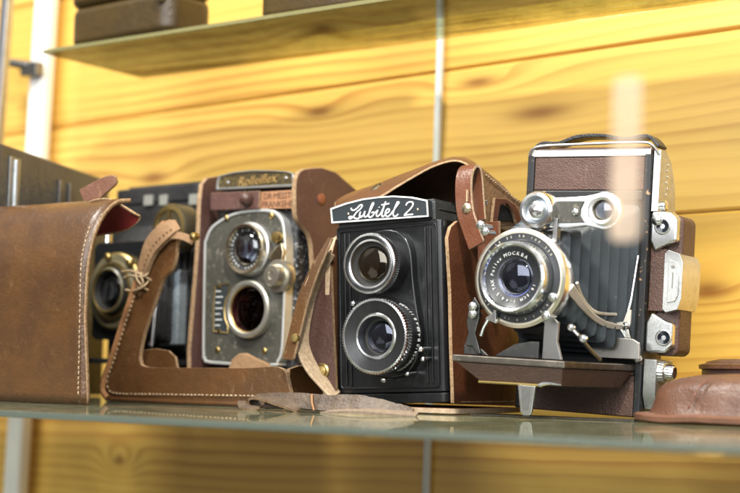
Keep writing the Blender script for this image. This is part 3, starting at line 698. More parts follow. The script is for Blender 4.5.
# ------------------------------------------------------------------ dark box camera behind it
P0 = Vector((-.8387, .7177)); P1 = Vector((-.9234, .9132)); d = (P1-P0).normalized(); L = (P1-P0).length
ang = math.degrees(math.atan2(d.y, d.x))
t = thing('box_camera', 'dark grey covered box camera at the far left behind the tan shell', 'camera', (P0.x, P0.y, 0), (0, 0, ang))
b = MB(); b.prism_x([(.0, .001), (.055, .001), (.055, .1840), (.0, .1853)], 0, L, 0); b.done('body', t, [GREY_L], .002, 3)
b = MB(); b.box(.016, .034, -.0012, .0, .02, .178, 0); b.tube([(.025, -.0014, .03), (.025, -.0014, .176)], .0028, 0, 10); b.done('edge_strip', t, [metal('dull_strip', (.45, .47, .48), .3, .2, (.15, .15, .14), .6)], .0006)
b = MB(); b.box(.105, .112, -.0016, .0, .02, .172, 0); b.box(.125, .128, -.0016, .0, .02, .172, 0); b.done('hinge_strip', t, [STEEL], .0006)
b = MB(); b.ribbon(catmull([(.03, .03, .1842), (.05, .03, .1855), (.10, .03, .1858), (.15, .03, .1855), (.19, .03, .1842)], 6), (0, 1, 0), .016, .003, 0); b.done('handle', t, [BLACK_L], .0006)

# ------------------------------------------------------------------ folding camera behind the string bound case
t = thing('folding_camera', 'black folding camera with gold rimmed lens, half hidden behind the tan shell', 'camera', (-.83, .88, 0), (0, 0, -4))
b = MB(); b.prism_z(round_rect(-.066, .056, 0, .045, .010, 5), .002, .158, 0); b.done('body', t, [BLACK_L], .001, 3)
b = MB(); b.prism_z(round_rect(-.060, .050, -.001, .043, .010, 5), .1583, .1715, 0)
b.box(-.050, .045, .008, .036, .1717, .1745, 0); tp = b.done('top_cover', t, [BLACK_L], .001, 3)
FROST = plain('frosted_window', (.24, .24, .21), .25)
for x, z, w in ((-.0144, .1608, .0052), (.0035, .1600, .0045), (.0380, .1585, .0045)):
    b = MB(); b.prism(round_rect(x-w, x+w, z-.0042, z+.0042, .001, 3), -.0022, -.0005, 0); b.done('finder_window', tp, [FROST])
def bellows(name, t, rect0, rect1, y0, y1, n, mat, depth=.003):
    b = MB(); ls = []
    for i in range(2*n+1):
        f = i/(2*n); q = [rect0[k]+(rect1[k]-rect0[k])*f for k in range(4)]
        e = -depth if i % 2 else 0
        pts = round_rect(q[0]-e, q[1]+e, q[2]-e, q[3]+e, .004, 2)
        ls.append([b.bm.verts.new((p[0], y0+(y1-y0)*f, p[1])) for p in pts])
    b.loops(ls); b.face(ls[0][::-1]); b.face(ls[-1])
    return b.done(name, t, [mat], 0, sharp=25)
bellows('bellows', t, (-.038, .044, .035, .14), (-.018, .032, .055, .115), -.001, -.046, 9, BLACK_L)
b = MB(); b.prism(round_rect(-.022, .040, .046, .122, .006, 4), -.050, -.0465, 0); b.done('lens_board', t, [BLACK], .0008)
c = (.0085, .0835)
b = MB(); b.lathe([(.0300, -.050, 0), (.0300, -.054, 0), (.0285, -.0552, 1), (.0235, -.0555, 1), (.0225, -.0575, 0), (.0205, -.0580, 0), (.0185, -.0572, 2), (.0178, -.0610, 1), (.0166, -.0622, 0), (.0150, -.0615, 2), (.0132, -.0570, 2), (.0105, -.0550, 2), (.0100, -.048, 2), (.0003, -.048, 2)], c, 72)
b.lathe([(.0030, -.052), (.0030, -.058), (.0022, -.0592), (.0003, -.0595)], (.0085+.019, .0835+.021), 18, 0)
b.lathe([(.0030, -.052), (.0030, -.058), (.0022, -.0592), (.0003, -.0595)], (.0085-.006, .0835+.0265), 18, 0)
o = b.done('lens', t, [BRASS, plain('dial_olive', (.12, .105, .06), .35), MATT], 0, sharp=30)
b = MB(); b.dome(c, .0134, -.0562, .0040); b.done('glass_element', o, [GL_CLEAR])
b = MB(); b.lathe([(.0003, -.0482), (.0098, -.0488), (.0098, -.0495), (.0003, -.0498)], c, 32); b.done('rear_sheen_disc', o, [MIRROR_SHEEN])
c = (.056, .1315)
b = MB(); b.lathe([(.0185, -.028, 0), (.0185, -.042, 0), (.0175, -.0440, 1), (.0140, -.0445, 1), (.0130, -.0432, 0), (.0060, -.0432, 0), (.0055, -.046, 1), (.0003, -.0462, 1)], c, 48)
b.box(.0545, .0575, -.0450, -.0436, .119, .146, 1); b.done('dial', t, [plain('dial_brown', (.05, .04, .022), .4), BRASS], 0)
b = MB(); b.tube([(0.0323,-0.0300,0.0991),(0.0338,-0.0340,0.0772),(0.0321,-0.0360,0.0416)], .0024, 0, 10); b.done('strut', t, [CHROME])
b = MB(); b.tube([(-.010, -.048, .1215), (-.011, -.046, .130), (-.012, -.03, .139)], .0022, 0, 10)
b.done('strut', t, [CHROME])
b = MB(); b.prism([(0.0274,0.0957),(0.0440,0.1016),(0.0434,0.0432),(0.0232,0.0415),(0.0241,0.0690)], -.020, -.010, 0); b.done('side_arm', t, [metal('blued_steel', (.50, .60, .68), .25, .2, (.1, .12, .14), .6, .5)], .0015)
b = MB(); b.box(-.036, .046, -.062, -.001, .0275, .0315, 0); b.done('bed', t, [BLACK_L], .0008)

# ------------------------------------------------------------------ old strap piece on the shelf
t = thing('leather_strap', 'scrap of cracked grey brown leather strap lying before the script-plate camera', 'strap', (-0.5436, 0.7296, 0.0))
sp_ = [(-.0500, .000, .0060), (-.032, -.002, .0068), (-.012, -.003, .0066), (0, -.003, .0060), (.012, -.002, .0068), (.024, -.001, .0070), (.036, .002, .0058), (.046, .005, .0042), (.055, .008, .0028)]
c = catmull(sp_, 6); n = len(c)
b = MB(); ls = []
for i, p in enumerate(c):
    f = i/(n-1); w = .0095-(.0058*max(0, (f-.55)/.45)); lean = .35+.9*max(0, f-.45)
    up_ = Vector((0, math.sin(lean), math.cos(lean))); nr = Vector((0, -math.cos(lean), math.sin(lean)))
    wob = .0003*math.sin(i*.9)+.0002*math.sin(i*2.1)
    cc = Vector((p.x, p.y, max(.0008, p.z)))
    ls.append([b.bm.verts.new(cc+up_*a*w*.5+nr*(bb+wob)) for a, bb in ((-1.08, -.0012), (-.4, -.0022), (.3, -.0022), (1, -.0012), (1, .0012), (-1.08, .0012))])
for i in range(n-1):
    for k in range(6):
        b.face((ls[i][k], ls[i][(k+1) % 6], ls[i+1][(k+1) % 6], ls[i+1][k]), 1 if k == 3 else 0)
b.face(ls[0][::-1], 1); b.face(ls[-1], 1)
b.done('strip', t, [RAG, EDGE], 0, sharp=50)
b = MB()
b.ribbon(catmull([(-.018, -.0068, .0020), (-.034, -.0085, .0060), (-.048, -.006, .0085), (-.0585, -.002, .0080), (-.0605, .002, .0045), (-.057, .003, .0015)], 6), (.25, .9, .35), .0075, .0016, 0, 1)
b.ribbon(catmull([(-.068, -.002, .0050), (-.0655, -.005, .0030), (-.060, -.007, .0016), (-.050, -.008, .0012)], 6), (0, .9, .4), .005, .0012, 0, 1)
b.done('curled_end', t, [RAG, EDGE], 0)
b = MB(); b.ribbon(catmull([(.004, -.0085, .0010), (.018, -.009, .0020), (.034, -.008, .0024), (.048, -.004, .0018), (.062, .002, .0010)], 6), (0.05, 1, .15), .011, .0012, 0, 0); b.done('pale_underside', t, [cut_edge('strap_underside', (.16, .12, .08), (.28, .21, .15))], 0)
b = MB(); b.tube([(-.0065, -.0075, .0015), (-.009, -.0065, .006), (-.0115, -.0035, .0108)], .0007, 0, 6); b.done('stitch_line', t, [plain('rust_thread', (.30, .15, .06), .7)])

# ------------------------------------------------------------------ folding camera standing on end (right)
t = thing('folding_camera', 'brown folding camera standing on end, bed dropped and big chrome lens', 'camera', (-.4346, .86, .0014), (0, 2.5, 4))
X0, X1 = -.0515, .0335
b = MB()
b.prism_x([(.0, .0004), (0, .1715), (.008, .1722), (.022, .1640), (.031, .148), (.034, .13), (.034, .03), (.032, .004), (.028, .0004)], X0, X1, 0); b.done('body', t, [M_LEATHER], .002, 3)
# black front frame with brassed edges
b = MB()
b.box(X1-.0042, X1+.0006, -.0030, .004, .0008, .1665, 0)
b.box(X0-.0006, X0+.0045, -.0022, .004, .0008, .1665, 0)
b.box(X0+.0045, X1-.0042, -.0026, .0, .1368, .1432, 0)
b.box(X0+.0045, X1-.0042, -.0022, .0, .0268, .0315, 0)
b.done('front_frame', t, [BLACK_B], .0009, 2)
b = MB(); b.box(X0+.0046, X1-.0044, -.0008, .0, .0316, .1367, 0); b.done('film_gate', t, [MATT])
b = MB(); b.box(X0+.0046, X1-.0044, -.0016, .0, .1434, .1648, 0); b.done('leather_panel', t, [M_LEATHER], .0008)
b = MB(); b.box(X0+.0046, X1-.0044, -.0020, .0, .0008, .0266, 0); b.done('lower_panel', t, [M_LEATHER], .0008)
b = MB()
b.box(X0+.002, X1-.0005, -.0020, .006, .1652, .1698, 0)
b.tube(catmull([(X0, -.002, .1655), (X0+.006, -.004, .1715), (X0+.03, -.004, .1728), (X1-.01, -.004, .1735), (X1, -.003, .1722), (X1+.0045, .0, .166)], 5), .0010, 0, 8)
b.done('top_trim', t, [SATIN], .0006)
b = MB(); b.ribbon(catmull([(X0+.001, .006, .1690), (X0+.008, .006, .1745), (X0+.020, .006, .1745), (X0+.033, .006, .1785), (X0+.050, .006, .1790), (X0+.066, .006, .1765), (X1-.004, .006, .1780), (X1+.004, .006, .1710)], 6), (0, 1, 0), .014, .0024, 0); b.done('carrying_strap', t, [BLACK_L], .0006)
bl = bellows('bellows', t, (X0+.007, X1-.006, .036, .134), (-.0335, .0075, .062, .108), -.001, -.076, 8, BELLOW, .0050)
# drop bed
ZB = .0335
b = MB(); b.prism_z([(-.0525, -.092), (.0213, -.092), (X1-.003, -.001), (X0+.003, -.001)], ZB-.0042, ZB, 0)
bd = b.done('drop_bed', t, [metal('bed_edge', (.115, .10, .085), .42, .2, (.36, .32, .27), .5)], .0008)
b = MB(); tp_ = [(-.0505, -.0905), (.0195, -.0905), (X1-.005, -.003), (X0+.005, -.003)]; bt = [(-.0370, -.0840), (.0165, -.0840), (.024, -.012), (X0+.014, -.012)]
va = [b.bm.verts.new((p[0], p[1], ZB-.0044)) for p in tp_]; vb = [b.bm.verts.new((p[0], p[1], .0186)) for p in bt]
b.loops([va, vb]); b.face(va[::-1]); b.face(vb)
b.done('bed_covering', bd, [M_LEATHER], .0006)
b = MB(); b.tube([(-.0374, -.0842, .0180), (-.01, -.0845, .0184), (.002, -.0846, .0184)], .0009, 0, 8)
b.tube([(.002, -.0846, .0184), (.0035, -.0848, .0186), (.0055, -.0846, .0196), (.0095, -.0846, .0200), (.0165, -.0842, .0196)], [.0010, .0013, .0012, .0009, .0007], 1, 8); b.done('bed_trim', bd, [BRASS, CHROME])
b = MB(); b.prism([(-.0108, .0178), (.0006, .0178), (-.0010, .0022), (-.0024, .0003), (-.0064, .0003), (-.0082, .0022)], -.0858, -.0838, 0)
b.prism([(-.0078, .0176), (-.0024, .0176), (-.0034, .0034), (-.0064, .0034)], -.0864, -.0858, 1)
b.done('foot', bd, [CHROME, STEEL], .0007, 3)
# lens standard with brackets and scissor arms
def piece(name, par, mats, bev, fn):
    b = MB(); fn(b); return b.done(name, par, mats, bev)
DKST = metal('blackened_steel', (.085, .085, .085), .36, .2, (.3, .25, .18), .3)
piece('lens_bracket', t, [STEEL], .0006, lambda b: b.prism([(.0010, .0590), (.0050, .0605), (.0105, .0560), (.0100, .0450), (.0135, .0338), (.0005, .0338)], -.0790, -.0765, 0))
piece('lens_bracket', t, [DKST], .0006, lambda b: b.prism([(-.0300, .0338), (-.0160, .0420), (-.0060, .0440), (-.0005, .0440), (-.0005, .0338)], -.0815, -.0795, 0))
piece('lens_bracket', t, [DKST], .0006, lambda b: b.prism([(-.0505, .0338), (-.0505, .0395), (-.0460, .0405), (-.0380, .0375), (-.0330, .0338)], -.0815, -.0795, 0))
piece('side_bracket', t, [DKST], .0006, lambda b: b.prism([(-.0475, .0390), (-.0435, .0390), (-.0405, .0345), (-.0375, .0345), (-.0420, .0470), (-.0400, .0560), (-.0400, .0640), (-.0440, .0690), (-.0470, .0640), (-.0485, .0540), (-.0470, .0470), (-.0490, .0400)], -.0835, -.0812, 0))
piece('hinge_plate', t, [metal('dull_plate', (.42, .41, .38), .36, .2, (.2, .17, .12), .5)], .0006, lambda b: b.prism([(0.0024,0.0499),(0.0317,0.0495),(0.0357,0.0472),(0.0369,0.0368),(0.0071,0.0363),(0.0001,0.0422)], -.014, -.0115, 0))
ARM = metal('arm_metal', (.72, .70, .62), .34, .15, (.40, .34, .24), .35, .35)
piece('scissor_arm', t, [ARM], .0008, lambda b: b.ribbon(catmull([(0.0145,-0.0760,0.0768),(0.0151,-0.0680,0.0726),(0.0157,-0.0580,0.0671),(0.0165,-0.0440,0.0617),(0.0181,-0.0300,0.0581),(0.0212,-0.0180,0.0568),(0.0255,-0.0090,0.0580)], 5), (.45, .1, .88), [.0070-.0030*min(1, i/12) for i in range(31)], .0034, 0))
piece('scissor_arm', t, [ARM], 0, lambda b: b.tube(catmull([(0.0177,-0.0720,0.0801),(0.0164,-0.0620,0.0735),(0.0161,-0.0500,0.0675),(0.0178,-0.0380,0.0639),(0.0223,-0.0200,0.0639)], 5), .0010, 0, 8))
piece('spring_arm', t, [CHROME], 0, lambda b: b.tube(catmull([(0.0221,-0.0120,0.0559),(0.0249,-0.0100,0.0511),(0.0271,-0.0080,0.0450),(0.0315,-0.0050,0.0397)], 5), .0013, 0, 8))
piece('spring_arm', t, [CHROME], 0, lambda b: b.tube(catmull([(0.0256,-0.0110,0.0573),(0.0272,-0.0090,0.0500),(0.0300,-0.0070,0.0439),(0.0333,-0.0050,0.0417)], 5), .0011, 0, 8))
piece('link_rod', t, [CHROME], 0, lambda b: b.tube([(0.0251,-0.0115,0.0591),(0.0273,-0.0090,0.0737),(0.0286,-0.0040,0.1017)], .0010, 0, 8))
piece('link_plate', t, [ARM], .0004, lambda b: b.prism([(0.0236,0.0565),(0.0271,0.0667),(0.0297,0.0674),(0.0295,0.0587),(0.0283,0.0555)], -.0140, -.0122, 0))
for p_, r_ in zip([(0.0268,-0.0140,0.0573),(0.0193,-0.0810,0.0533),(0.0272,-0.0810,0.0472),(0.0319,-0.0060,0.0379)], (.0024, .0022, .0024, .0030)):
    piece('pivot', t, [CHROME], 0, lambda b: b.lathe([(r_, .0015), (r_, -.0006), (r_*.7, -.0014), (.0003, -.0016)], (p_[0], p_[2]), 18, 0, cy=p_[1]))
piece('link_rod', t, [STEEL], 0, lambda b: b.tube([(0.0189,-0.0800,0.0533),(0.0235,-0.0800,0.0494),(0.0273,-0.0700,0.0411),(0.0277,-0.0550,0.0355)], .0012, 0, 8))
piece('standard_plate', t, [SATIN], .0006, lambda b: b.box(.0018, .0052, -.079, -.072, .0700, .1020, 0))
piece('release_rod', t, [NICKEL], 0, lambda b: b.tube([(.006, -.0795, .072), (.0065, -.0795, .084), (.0062, -.0795, .098)], .0016, 0, 8))
piece('release_rod', t, [SATIN], 0, lambda b: b.tube([(.0022, -.081, .068), (.0022, -.081, .092)], .0014, 0, 8))
# shutter and lens
lc = (-.0148, .0812)
b = MB(); b.lathe([(q[0]*.94, *q[1:]) for q in [(.0210, -.066, 2), (.0285, -.070, 1), (.0318, -.0715, 1), (.0325, -.0790, 1), (.0318, -.0826, 0), (.0300, -.0838, 0), (.0287, -.0838, 2), (.0245, -.0842, 2), (.0240, -.0838, 1), (.0232, -.0900, 1), (.0226, -.0938, 1), (.0213, -.0950, 1), (.0200, -.0942, 1), (.0192, -.0920, 2), (.0178, -.0912, 2), (.0125, -.0890, 0), (.0121, -.0880, 1), (.0113, -.0872, 3), (.0100, -.0800, 3), (.0090, -.0795, 1), (.0086, -.0760, 3), (.0003, -.0755, 3)]], lc, 96)
lens = b.done('lens', t, [metal('cream_rim', (.74, .69, .58), .3, .2, (.4, .32, .2), .35), CHROME, enamel('shutter_black', (.016, .018, .022), (.4, .4, .4), .3, .35), MATT], 0, sharp=30)
b = MB(); b.dome(lc, .0109, -.0866, .0032); b.done('glass_element', lens, [GL_PURPLE])
b = MB()
def cone_y(r): return -.0912+(.0178-r)/(.0178-.0125)*.0022-.0002
b.ring_text('MOCKBA', lc, .0142, cone_y(.0152)-.0004, .0030, -26, 11.5, 0)
b.ring_text('4.5 TAX Pollex', lc, .0142, cone_y(.0152)-.0004, .0029, -154, 8.6, 0)
b.ring_text('10.5CM 1:4', lc, .0142, cone_y(.0152)-.0004, .0024, 108, 9.5, 0)
b.done('ring_lettering', lens, [WHITE])
b = MB()
b.ring_text('5 10 25 50 100 250', lc, .0250, -.0843, .0021, -52, 6.3, 0)
SCALE = plain('scale_cream', (.66, .62, .5), .5); b.done('shutter_scale', lens, [SCALE])
b = MB(); b.ring_text('4.5 5.6 8 11 16 22', lc, .0250, -.0843, .0021, 128, 6.3, 0); b.done('aperture_scale', lens, [SCALE])
for px, y0 in zip([(-0.0392,0.1121),(-0.0370,0.1085),(-0.0434,0.0586),(-0.0430,0.0629),(0.0061,0.0595),(0.0099,0.0703)], (-.088, -.086, -.084, -.085, -.086, -.086)):
    piece('stud', lens, [CHROME], 0, lambda b: b.lathe([(.0016, -.076), (.0016, y0), (.0026, y0-.0004), (.0028, y0-.0024), (.0018, y0-.0034), (.0003, y0-.0036)], px, 16))
piece('aperture_pointer', lens, [CHROME], .0003, lambda b: b.prism([(-0.0335,0.0559),(-0.0264,0.0613),(-0.0263,0.0533)], -.0885, -.0855, 0))
piece('shutter_lever', lens, [CHROME], 0, lambda b: b.tube([(-0.0320,-0.0860,0.0560),(-0.0350,-0.0860,0.0511),(-0.0372,-0.0850,0.0456)], .0011, 0, 8))
# finder arm with wheel and ring window
FA = .078
w1 = [-0.0063, 0.1221]; w2 = [0.0344, 0.1226]
b = MB()
dx = w2[0]-w1[0]
pl_ = [(w1[0]+.006, w1[1]+.0082), (w1[0]+.018, w1[1]+.0085), (w2[0]-.011, w2[1]+.0088)]
pl_ += [(w2[0]+.0112*math.cos(R(a)), w2[1]+.0112*math.sin(R(a))) for a in range(115, -116, -15)]
pl_ += [(w2[0]-.011, w2[1]-.0092), (w1[0]+.018, w1[1]-.0100), (w1[0]+.006, w1[1]-.0098)]
b.prism(pl_, -.0765, -.0725, 0); fa = b.done('finder_arm', t, [metal('pale_chrome', (.74, .76, .78), .3, .15, (.45, .45, .42), .35)], .0009, 3)
b = MB(); b.prism([(w1[0]+.010, w1[1]+.0060), (w2[0]-.0125, w2[1]+.0055), (w2[0]-.0145, w2[1]+.001), (w2[0]-.0145, w2[1]-.003), (w2[0]-.0115, w2[1]-.0070), (w1[0]+.010, w1[1]-.0072)], -.0775, -.0762, 0)
sw = [0.0171, 0.1215]
b.lathe([(.0021, -.0770), (.0021, -.0786), (.0012, -.0792), (.0003, -.0792)], sw, 16, 1); b.done('inset_plate', fa, [PAINT, CHROME], .0003)
b = MB(); b.lathe([(.0112, -.070, 0), (.0112, -.0820, 0), (.0105, -.0835, 0), (.0086, -.0840, 0), (.0080, -.0826, 1), (.0066, -.0815, 1), (.0050, -.0830, 0), (.0028, -.0838, 0), (.0003, -.0838, 0)], w1, 48)
b.lathe([(.0018, -.083), (.0018, -.0850), (.0003, -.0856)], w1, 16, 0); b.done('prism_wheel', fa, [CHROME, metal('wheel_grey', (.40, .43, .46), .3, .2)], 0, sharp=30)
b = MB(); b.lathe([(.0090, -.0760, 0), (.0088, -.0795, 0), (.0078, -.0802, 0), (.0062, -.0795, 1), (.0056, -.0770, 2), (.0054, -.073, 2), (.0003, -.0728, 2)], w2, 48)
fw = b.done('finder_window', fa, [SATIN, NICKEL, plain('window_brown', (.05, .035, .028), .25)], 0, sharp=30)
b = MB(); b.dome(w2, .0057, -.0765, .0012); b.done('glass_element', fw, [GL_CLEAR])
b = MB(); b.box(.0030, .0062, -.0785, -.0730, .1010, .1180, 0); b.done('arm_post', fa, [STEEL], .0006)
# range finder housing on the right end
b = MB()
b.prism(round_rect(X1+.004, X1+.0205, .0400, .1285, .005, 5), .0060, .0300, 0)
hsg = b.done('rangefinder_housing', t, [M_LEATHER], .0022, 3)
SHOULDER = metal('bright_shoulder', (.80, .82, .82), .26, .15, (.5, .5, .45), .3)
for zc in (.1210, .0510):
    b = MB(); s_ = 1 if zc > .08 else -1
    o_ = [(X1+.0008, zc-.0095*s_), (X1+.0008, zc+.0085*s_), (X1+.0030, zc+.0098*s_), (X1+.0140, zc+.0090*s_), (X1+.0188, zc+.0050*s_), (X1+.0188, zc-.0095*s_), (X1+.0140, zc-.0110*s_), (X1+.0100, zc-.0130*s_), (X1+.0040, zc-.0160*s_)]
    b.prism(o_, -.0008, .0100, 0); b.done('window_shoulder', hsg, [SHOULDER], .0018, 3)
BLUEGL = plain('blue_black_glass', (.012, .016, .022), .08)
for px in [(0.0426,0.1207),(0.0467,0.0512)]:
    b = MB(); b.lathe([(.0052, .001, 1), (.0052, -.0016, 1), (.0046, -.0020, 1), (.0040, -.0012, 0), (.0003, -.0006, 0)], px, 32)
    b.done('finder_window', hsg, [BLUEGL, SATIN], 0)
b = MB(); b.box(X1+.0008, X1+.0115, .0022, .009, .0675, .1070, 0); b.done('leather_inlay', hsg, [M_LEATHER], .0008)
b = MB(); b.prism([(X1+.0118, .0690), (X1+.0118, .1035), (X1+.0140, .1060), (X1+.0215, .1035), (X1+.0238, .0985), (X1+.0238, .0760), (X1+.0215, .0690), (X1+.0140, .0670)], -.0020, .0315, 0)
b.prism([(X1+.0150, .0730), (X1+.0150, .1000), (X1+.0200, .0985), (X1+.0218, .0950), (X1+.0218, .0780), (X1+.0200, .0740)], -.0030, -.0018, 0)
b.box(X1+.0176, X1+.0184, -.0033, -.0028, .082, .092, 1); b.lathe([(.0012, -.0028), (.0012, -.0034), (.0003, -.0035)], (X1+.0180, .0955), 12, 1)
b.done('chrome_cover', hsg, [SILVER, plain('engraved_mark', (.22, .21, .19), .5)], .0014, 3)
b = MB(); b.prism_x([(-.0010, .1300), (.0, .1690), (.009, .1700), (.020, .1630), (.028, .149), (.031, .1300)], X1+.0010, X1+.0056, 0)
b.lathe([(.0035, .0), (.0035, .002), (.0024, .003), (.0003, .0032)], (.008, .1345), 20, 1, axis='x', cy=X1+.0054)
for i in range(6): b.lathe([(.0012, .0), (.0012, .0006), (.0003, .0008)], (.012+.0015*(i % 2), .142+.0038*i), 10, 1, axis='x', cy=X1+.0054)
b.lathe([(.0038, .001), (.0038, -.0022), (.0026, -.0032), (.0003, -.0034)], [0.0392, 0.1247], 20, 1)
b.done('end_plate', t, [SILVER, CHROME], .0008)
b = MB(); b.prism_x([(-.0010, .0150), (-.001, .0375), (.028, .0375), (.028, .012), (.02, .006), (.004, .006)], X1+.0010, X1+.0095, 0)
b.lathe([(.0068, .0, 0), (.0068, .0030, 0, .0006), (.0062, .0042, 0), (.0048, .0044, 1), (.0046, .0090, 1, .0004), (.0040, .0100, 1), (.0003, .0102, 1)], (.006, .0300), 40, 0, axis='x', cy=X1+.0092)
b.done('film_knob', t, [SILVER, CHROME], .0006)

# ------------------------------------------------------------------ soft leather cap, lower right, and dark lid behind
t = thing('leather_case', 'soft reddish brown case front lying domed side up at the right edge', 'camera case', (-.3405, .7790, 0))
b = MB()
def sq(a, b_, n, e=.55):
    return [(a*math.copysign(abs(math.cos(2*math.pi*k/n))**e, math.cos(2*math.pi*k/n)), b_*math.copysign(abs(math.sin(2*math.pi*k/n))**e, math.sin(2*math.pi*k/n))) for k in range(n)]
ls = []
for z, a, bb, cxx in ((.0050, .0735, .0440, .044), (.0085, .0715, .0420, .044), (.0140, .0700, .0405, .044), (.0190, .0690, .0390, .0445), (.0232, .0650, .0365, .045), (.0260, .0585, .0320, .046), (.0277, .0480, .0260, .047), (.0285, .0300, .0150, .047), (.0287, .0040, .0020, .047)):
    ls.append([b.bm.verts.new((cxx+x, .046+y+.0006*math.sin(x*220+z*300), z+(.0003*math.sin(x*110+y*70) if z > .01 else 0))) for x, y in sq(a, bb, 72)])
b.loops(ls); b.face(ls[-1]); b.face(ls[0][::-1])
b.done('dome', t, [leather('soft_red_brown', (.118, .052, .029), (.082, .036, .021), (.26, .15, .09), .42, 800, .3, .6)], 0, sharp=60)
b = MB(); ls = []
for z, g_ in ((.0006, .0025), (.0016, .0042), (.0042, .0046), (.0054, .0030), (.0056, -.003)):
    ls.append([b.bm.verts.new((.044+x, .046+y, z+.0005*math.sin(x*150))) for x, y in sq(.0755+g_, .0455+g_, 72, .5)])
b.loops(ls); b.face(ls[-1]); b.face(ls[0][::-1])
b.done('rim', t, [leather('rim_brown', (.17, .075, .042), (.13, .055, .032), (.36, .24, .17), .4, 520, .2, .5, coat=.2)], 0, sharp=50)
b = MB(); b.tube(catmull([(.007, -.0005, .0085), (.0095, .0012, .0150), (.0115, .0045, .0205), (.016, .010, .0262)], 6), [.0005+.0002*math.sin(i) for i in range(19)], 0, 8); b.done('seam', t, [CASE_RED])
t = thing('leather_case', 'flat dark brown round lid lying behind the soft reddish case front', 'camera case', (-.326, .925, .0032), (0, 0, 0))
b = MB(); b.lathe([(.0500, -.0032), (.0560, .002), (.0560, .0300), (.0530, .0335), (.0450, .0352), (.0003, .0356)], (0, 0), 64, 0, axis='z')
b.done('lid', t, [CASE_DARK], 0, sharp=50)
b = MB(); b.lathe([(.0555, .0), (.0578, .0004), (.0578, .0030), (.0555, .0036)], (0, 0), 64, 0, axis='z', cy=.0285); b.done('rim', t, [CASE], 0)

# scrap of paper under the standing camera's base
b = MB(); b.prism_z([(-.060, -.0715), (-.015, -.070), (.030, -.0685), (.047, -.0665), (.044, -.05), (-.055, -.05)], .0003, .0011, 0)
o = b.done('leather_offcut', None, [leather('offcut', (.035, .028, .018), (.025, .02, .013), (.2, .16, .1))]); o.location = (-.4200, .8600, 0)
tag(o, 'thin dark offcut lying flat on the glass under the brown standing camera', 'offcut')

# peach reflection streak of the case glass, put in as a translucent strip
m = bpy.data.materials.new('streak_haze'); m.use_nodes = True; nt = m.node_tree; nt.nodes.clear(); g = N(nt)
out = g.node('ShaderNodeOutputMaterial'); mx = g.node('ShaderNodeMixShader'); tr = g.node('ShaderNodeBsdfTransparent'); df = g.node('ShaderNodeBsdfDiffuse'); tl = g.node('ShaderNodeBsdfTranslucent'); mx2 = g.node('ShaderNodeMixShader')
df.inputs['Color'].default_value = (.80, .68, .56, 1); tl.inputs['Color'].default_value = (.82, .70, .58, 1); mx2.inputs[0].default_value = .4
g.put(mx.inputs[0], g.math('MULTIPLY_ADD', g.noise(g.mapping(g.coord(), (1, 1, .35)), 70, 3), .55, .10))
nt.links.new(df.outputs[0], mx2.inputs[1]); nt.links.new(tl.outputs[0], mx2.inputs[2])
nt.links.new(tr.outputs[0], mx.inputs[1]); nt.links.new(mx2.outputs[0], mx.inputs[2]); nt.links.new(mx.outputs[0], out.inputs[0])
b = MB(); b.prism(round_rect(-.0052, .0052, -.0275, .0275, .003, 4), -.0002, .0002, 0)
o = b.done('reflection_streak', None, [m]); o.location = (-0.2126, 0.445, 0.0972); o.rotation_euler = (0, R(.8), 0)
tag(o, 'blurred narrow peach reflection streak, built as a translucent strip in front of the standing camera', 'tape')  # no real tape: strip stands in for the reflection in the case glass

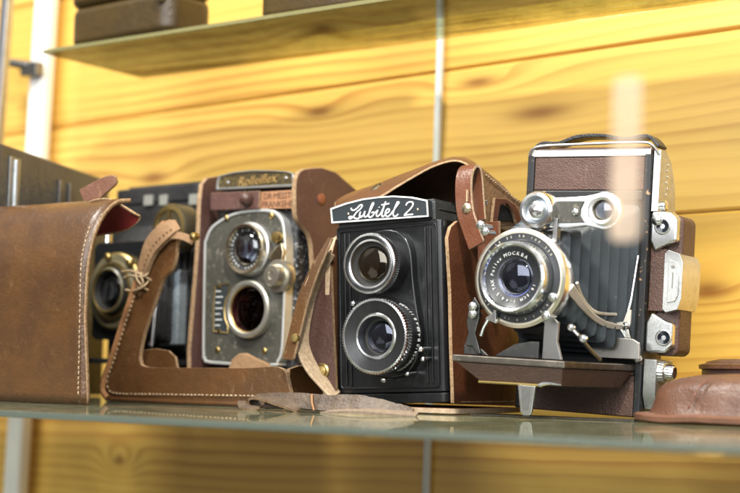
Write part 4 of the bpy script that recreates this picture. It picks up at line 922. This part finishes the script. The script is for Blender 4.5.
# ------------------------------------------------------------------ light
def area(name, loc, target, size, power, col, shape='DISK', sy=None):
    l = bpy.data.lights.new(name, 'AREA'); l.shape = shape; l.size = size
    if sy: l.size_y = sy
    l.energy = power; l.color = col
    o = bpy.data.objects.new(name, l); COL.objects.link(o); o.location = loc
    o.rotation_euler = (Vector(target)-Vector(loc)).to_track_quat('-Z', 'Y').to_euler(); return o
T = Vector((-.56, .88, .08)); D = Vector((-.42, .62, -.72)).normalized()
area('case_lamp', T-D*1.35, T, .10, 19, (1, .95, .84))
area('front_fill', (-.15, -1.3, .95), (-.55, .9, .1), 1.9, 56, (.97, .985, 1.0), 'RECTANGLE', 1.2)  # soft fill added behind the camera, also whitens the chrome
area('ceiling_lamp', (-1.2, -.1, 1.9), (-.6, .95, .1), .6, 52, (1, .97, .90), 'RECTANGLE', .25)
area('right_rim_fill', (1.25, .12, .45), (-.45, .85, .1), .5, 4.5, (.92, .96, 1.0), 'RECTANGLE', 1.0)  # unseen lamp added at right for rim highlights
w = bpy.data.worlds.new('World'); sc.world = w; w.use_nodes = True; nt = w.node_tree; g = N(nt)
bg = nt.nodes['Background']
tc = g.node('ShaderNodeTexCoord'); sp = g.node('ShaderNodeSeparateXYZ'); nt.links.new(tc.outputs['Generated'], sp.inputs[0])
base = g.ramp(g.math('MULTIPLY_ADD', sp.outputs[2], .5, .5), [(0, (.10, .072, .045)), (.46, (.20, .17, .135)), (.60, (.34, .33, .32)), (1, (.62, .63, .64))])
pat = g.step(g.noise(tc.outputs['Generated'], 2.6, 2, .4), .53, .60)  # made-up bright patches for chrome and black gloss to reflect
col = g.mix(pat, base, (1.15, 1.12, 1.06))
nt.links.new(col, bg.inputs[0]); bg.inputs[1].default_value = .75

# ------------------------------------------------------------------ camera
cd = bpy.data.cameras.new('camera'); cam = bpy.data.objects.new('camera', cd); COL.objects.link(cam)
th, p, r = R(35.3), math.atan2(126, 1490), .022
f0 = Vector((-math.sin(th), math.cos(th), 0)); r0 = Vector((math.cos(th), math.sin(th), 0)); u0 = Vector((0, 0, 1))
fw = f0*math.cos(p)+u0*math.sin(p); uc = u0*math.cos(p)-f0*math.sin(p)
rt = r0*math.cos(r)+uc*math.sin(r); u = uc*math.cos(r)-r0*math.sin(r)
Mx = Matrix((rt, u, -fw)).transposed().to_4x4(); Mx.translation = (0, 0, .025); cam.matrix_world = Mx
cd.sensor_width = 36; cd.lens = 1490/740*36; cd.clip_start = .02; cd.clip_end = 50
cd.dof.use_dof = True; cd.dof.focus_distance = .93; cd.dof.aperture_fstop = 6.3
sc.camera = cam
sc.view_settings.view_transform = 'Standard'; sc.view_settings.look = 'None'
sc.view_settings.exposure = 0; sc.view_settings.gamma = 1
sc.cycles.max_bounces = 10; sc.cycles.transparent_max_bounces = 16; sc.cycles.caustics_reflective = False; sc.cycles.caustics_refractive = False
sc.cycles.use_denoising = True; sc.cycles.sample_clamp_indirect = 6
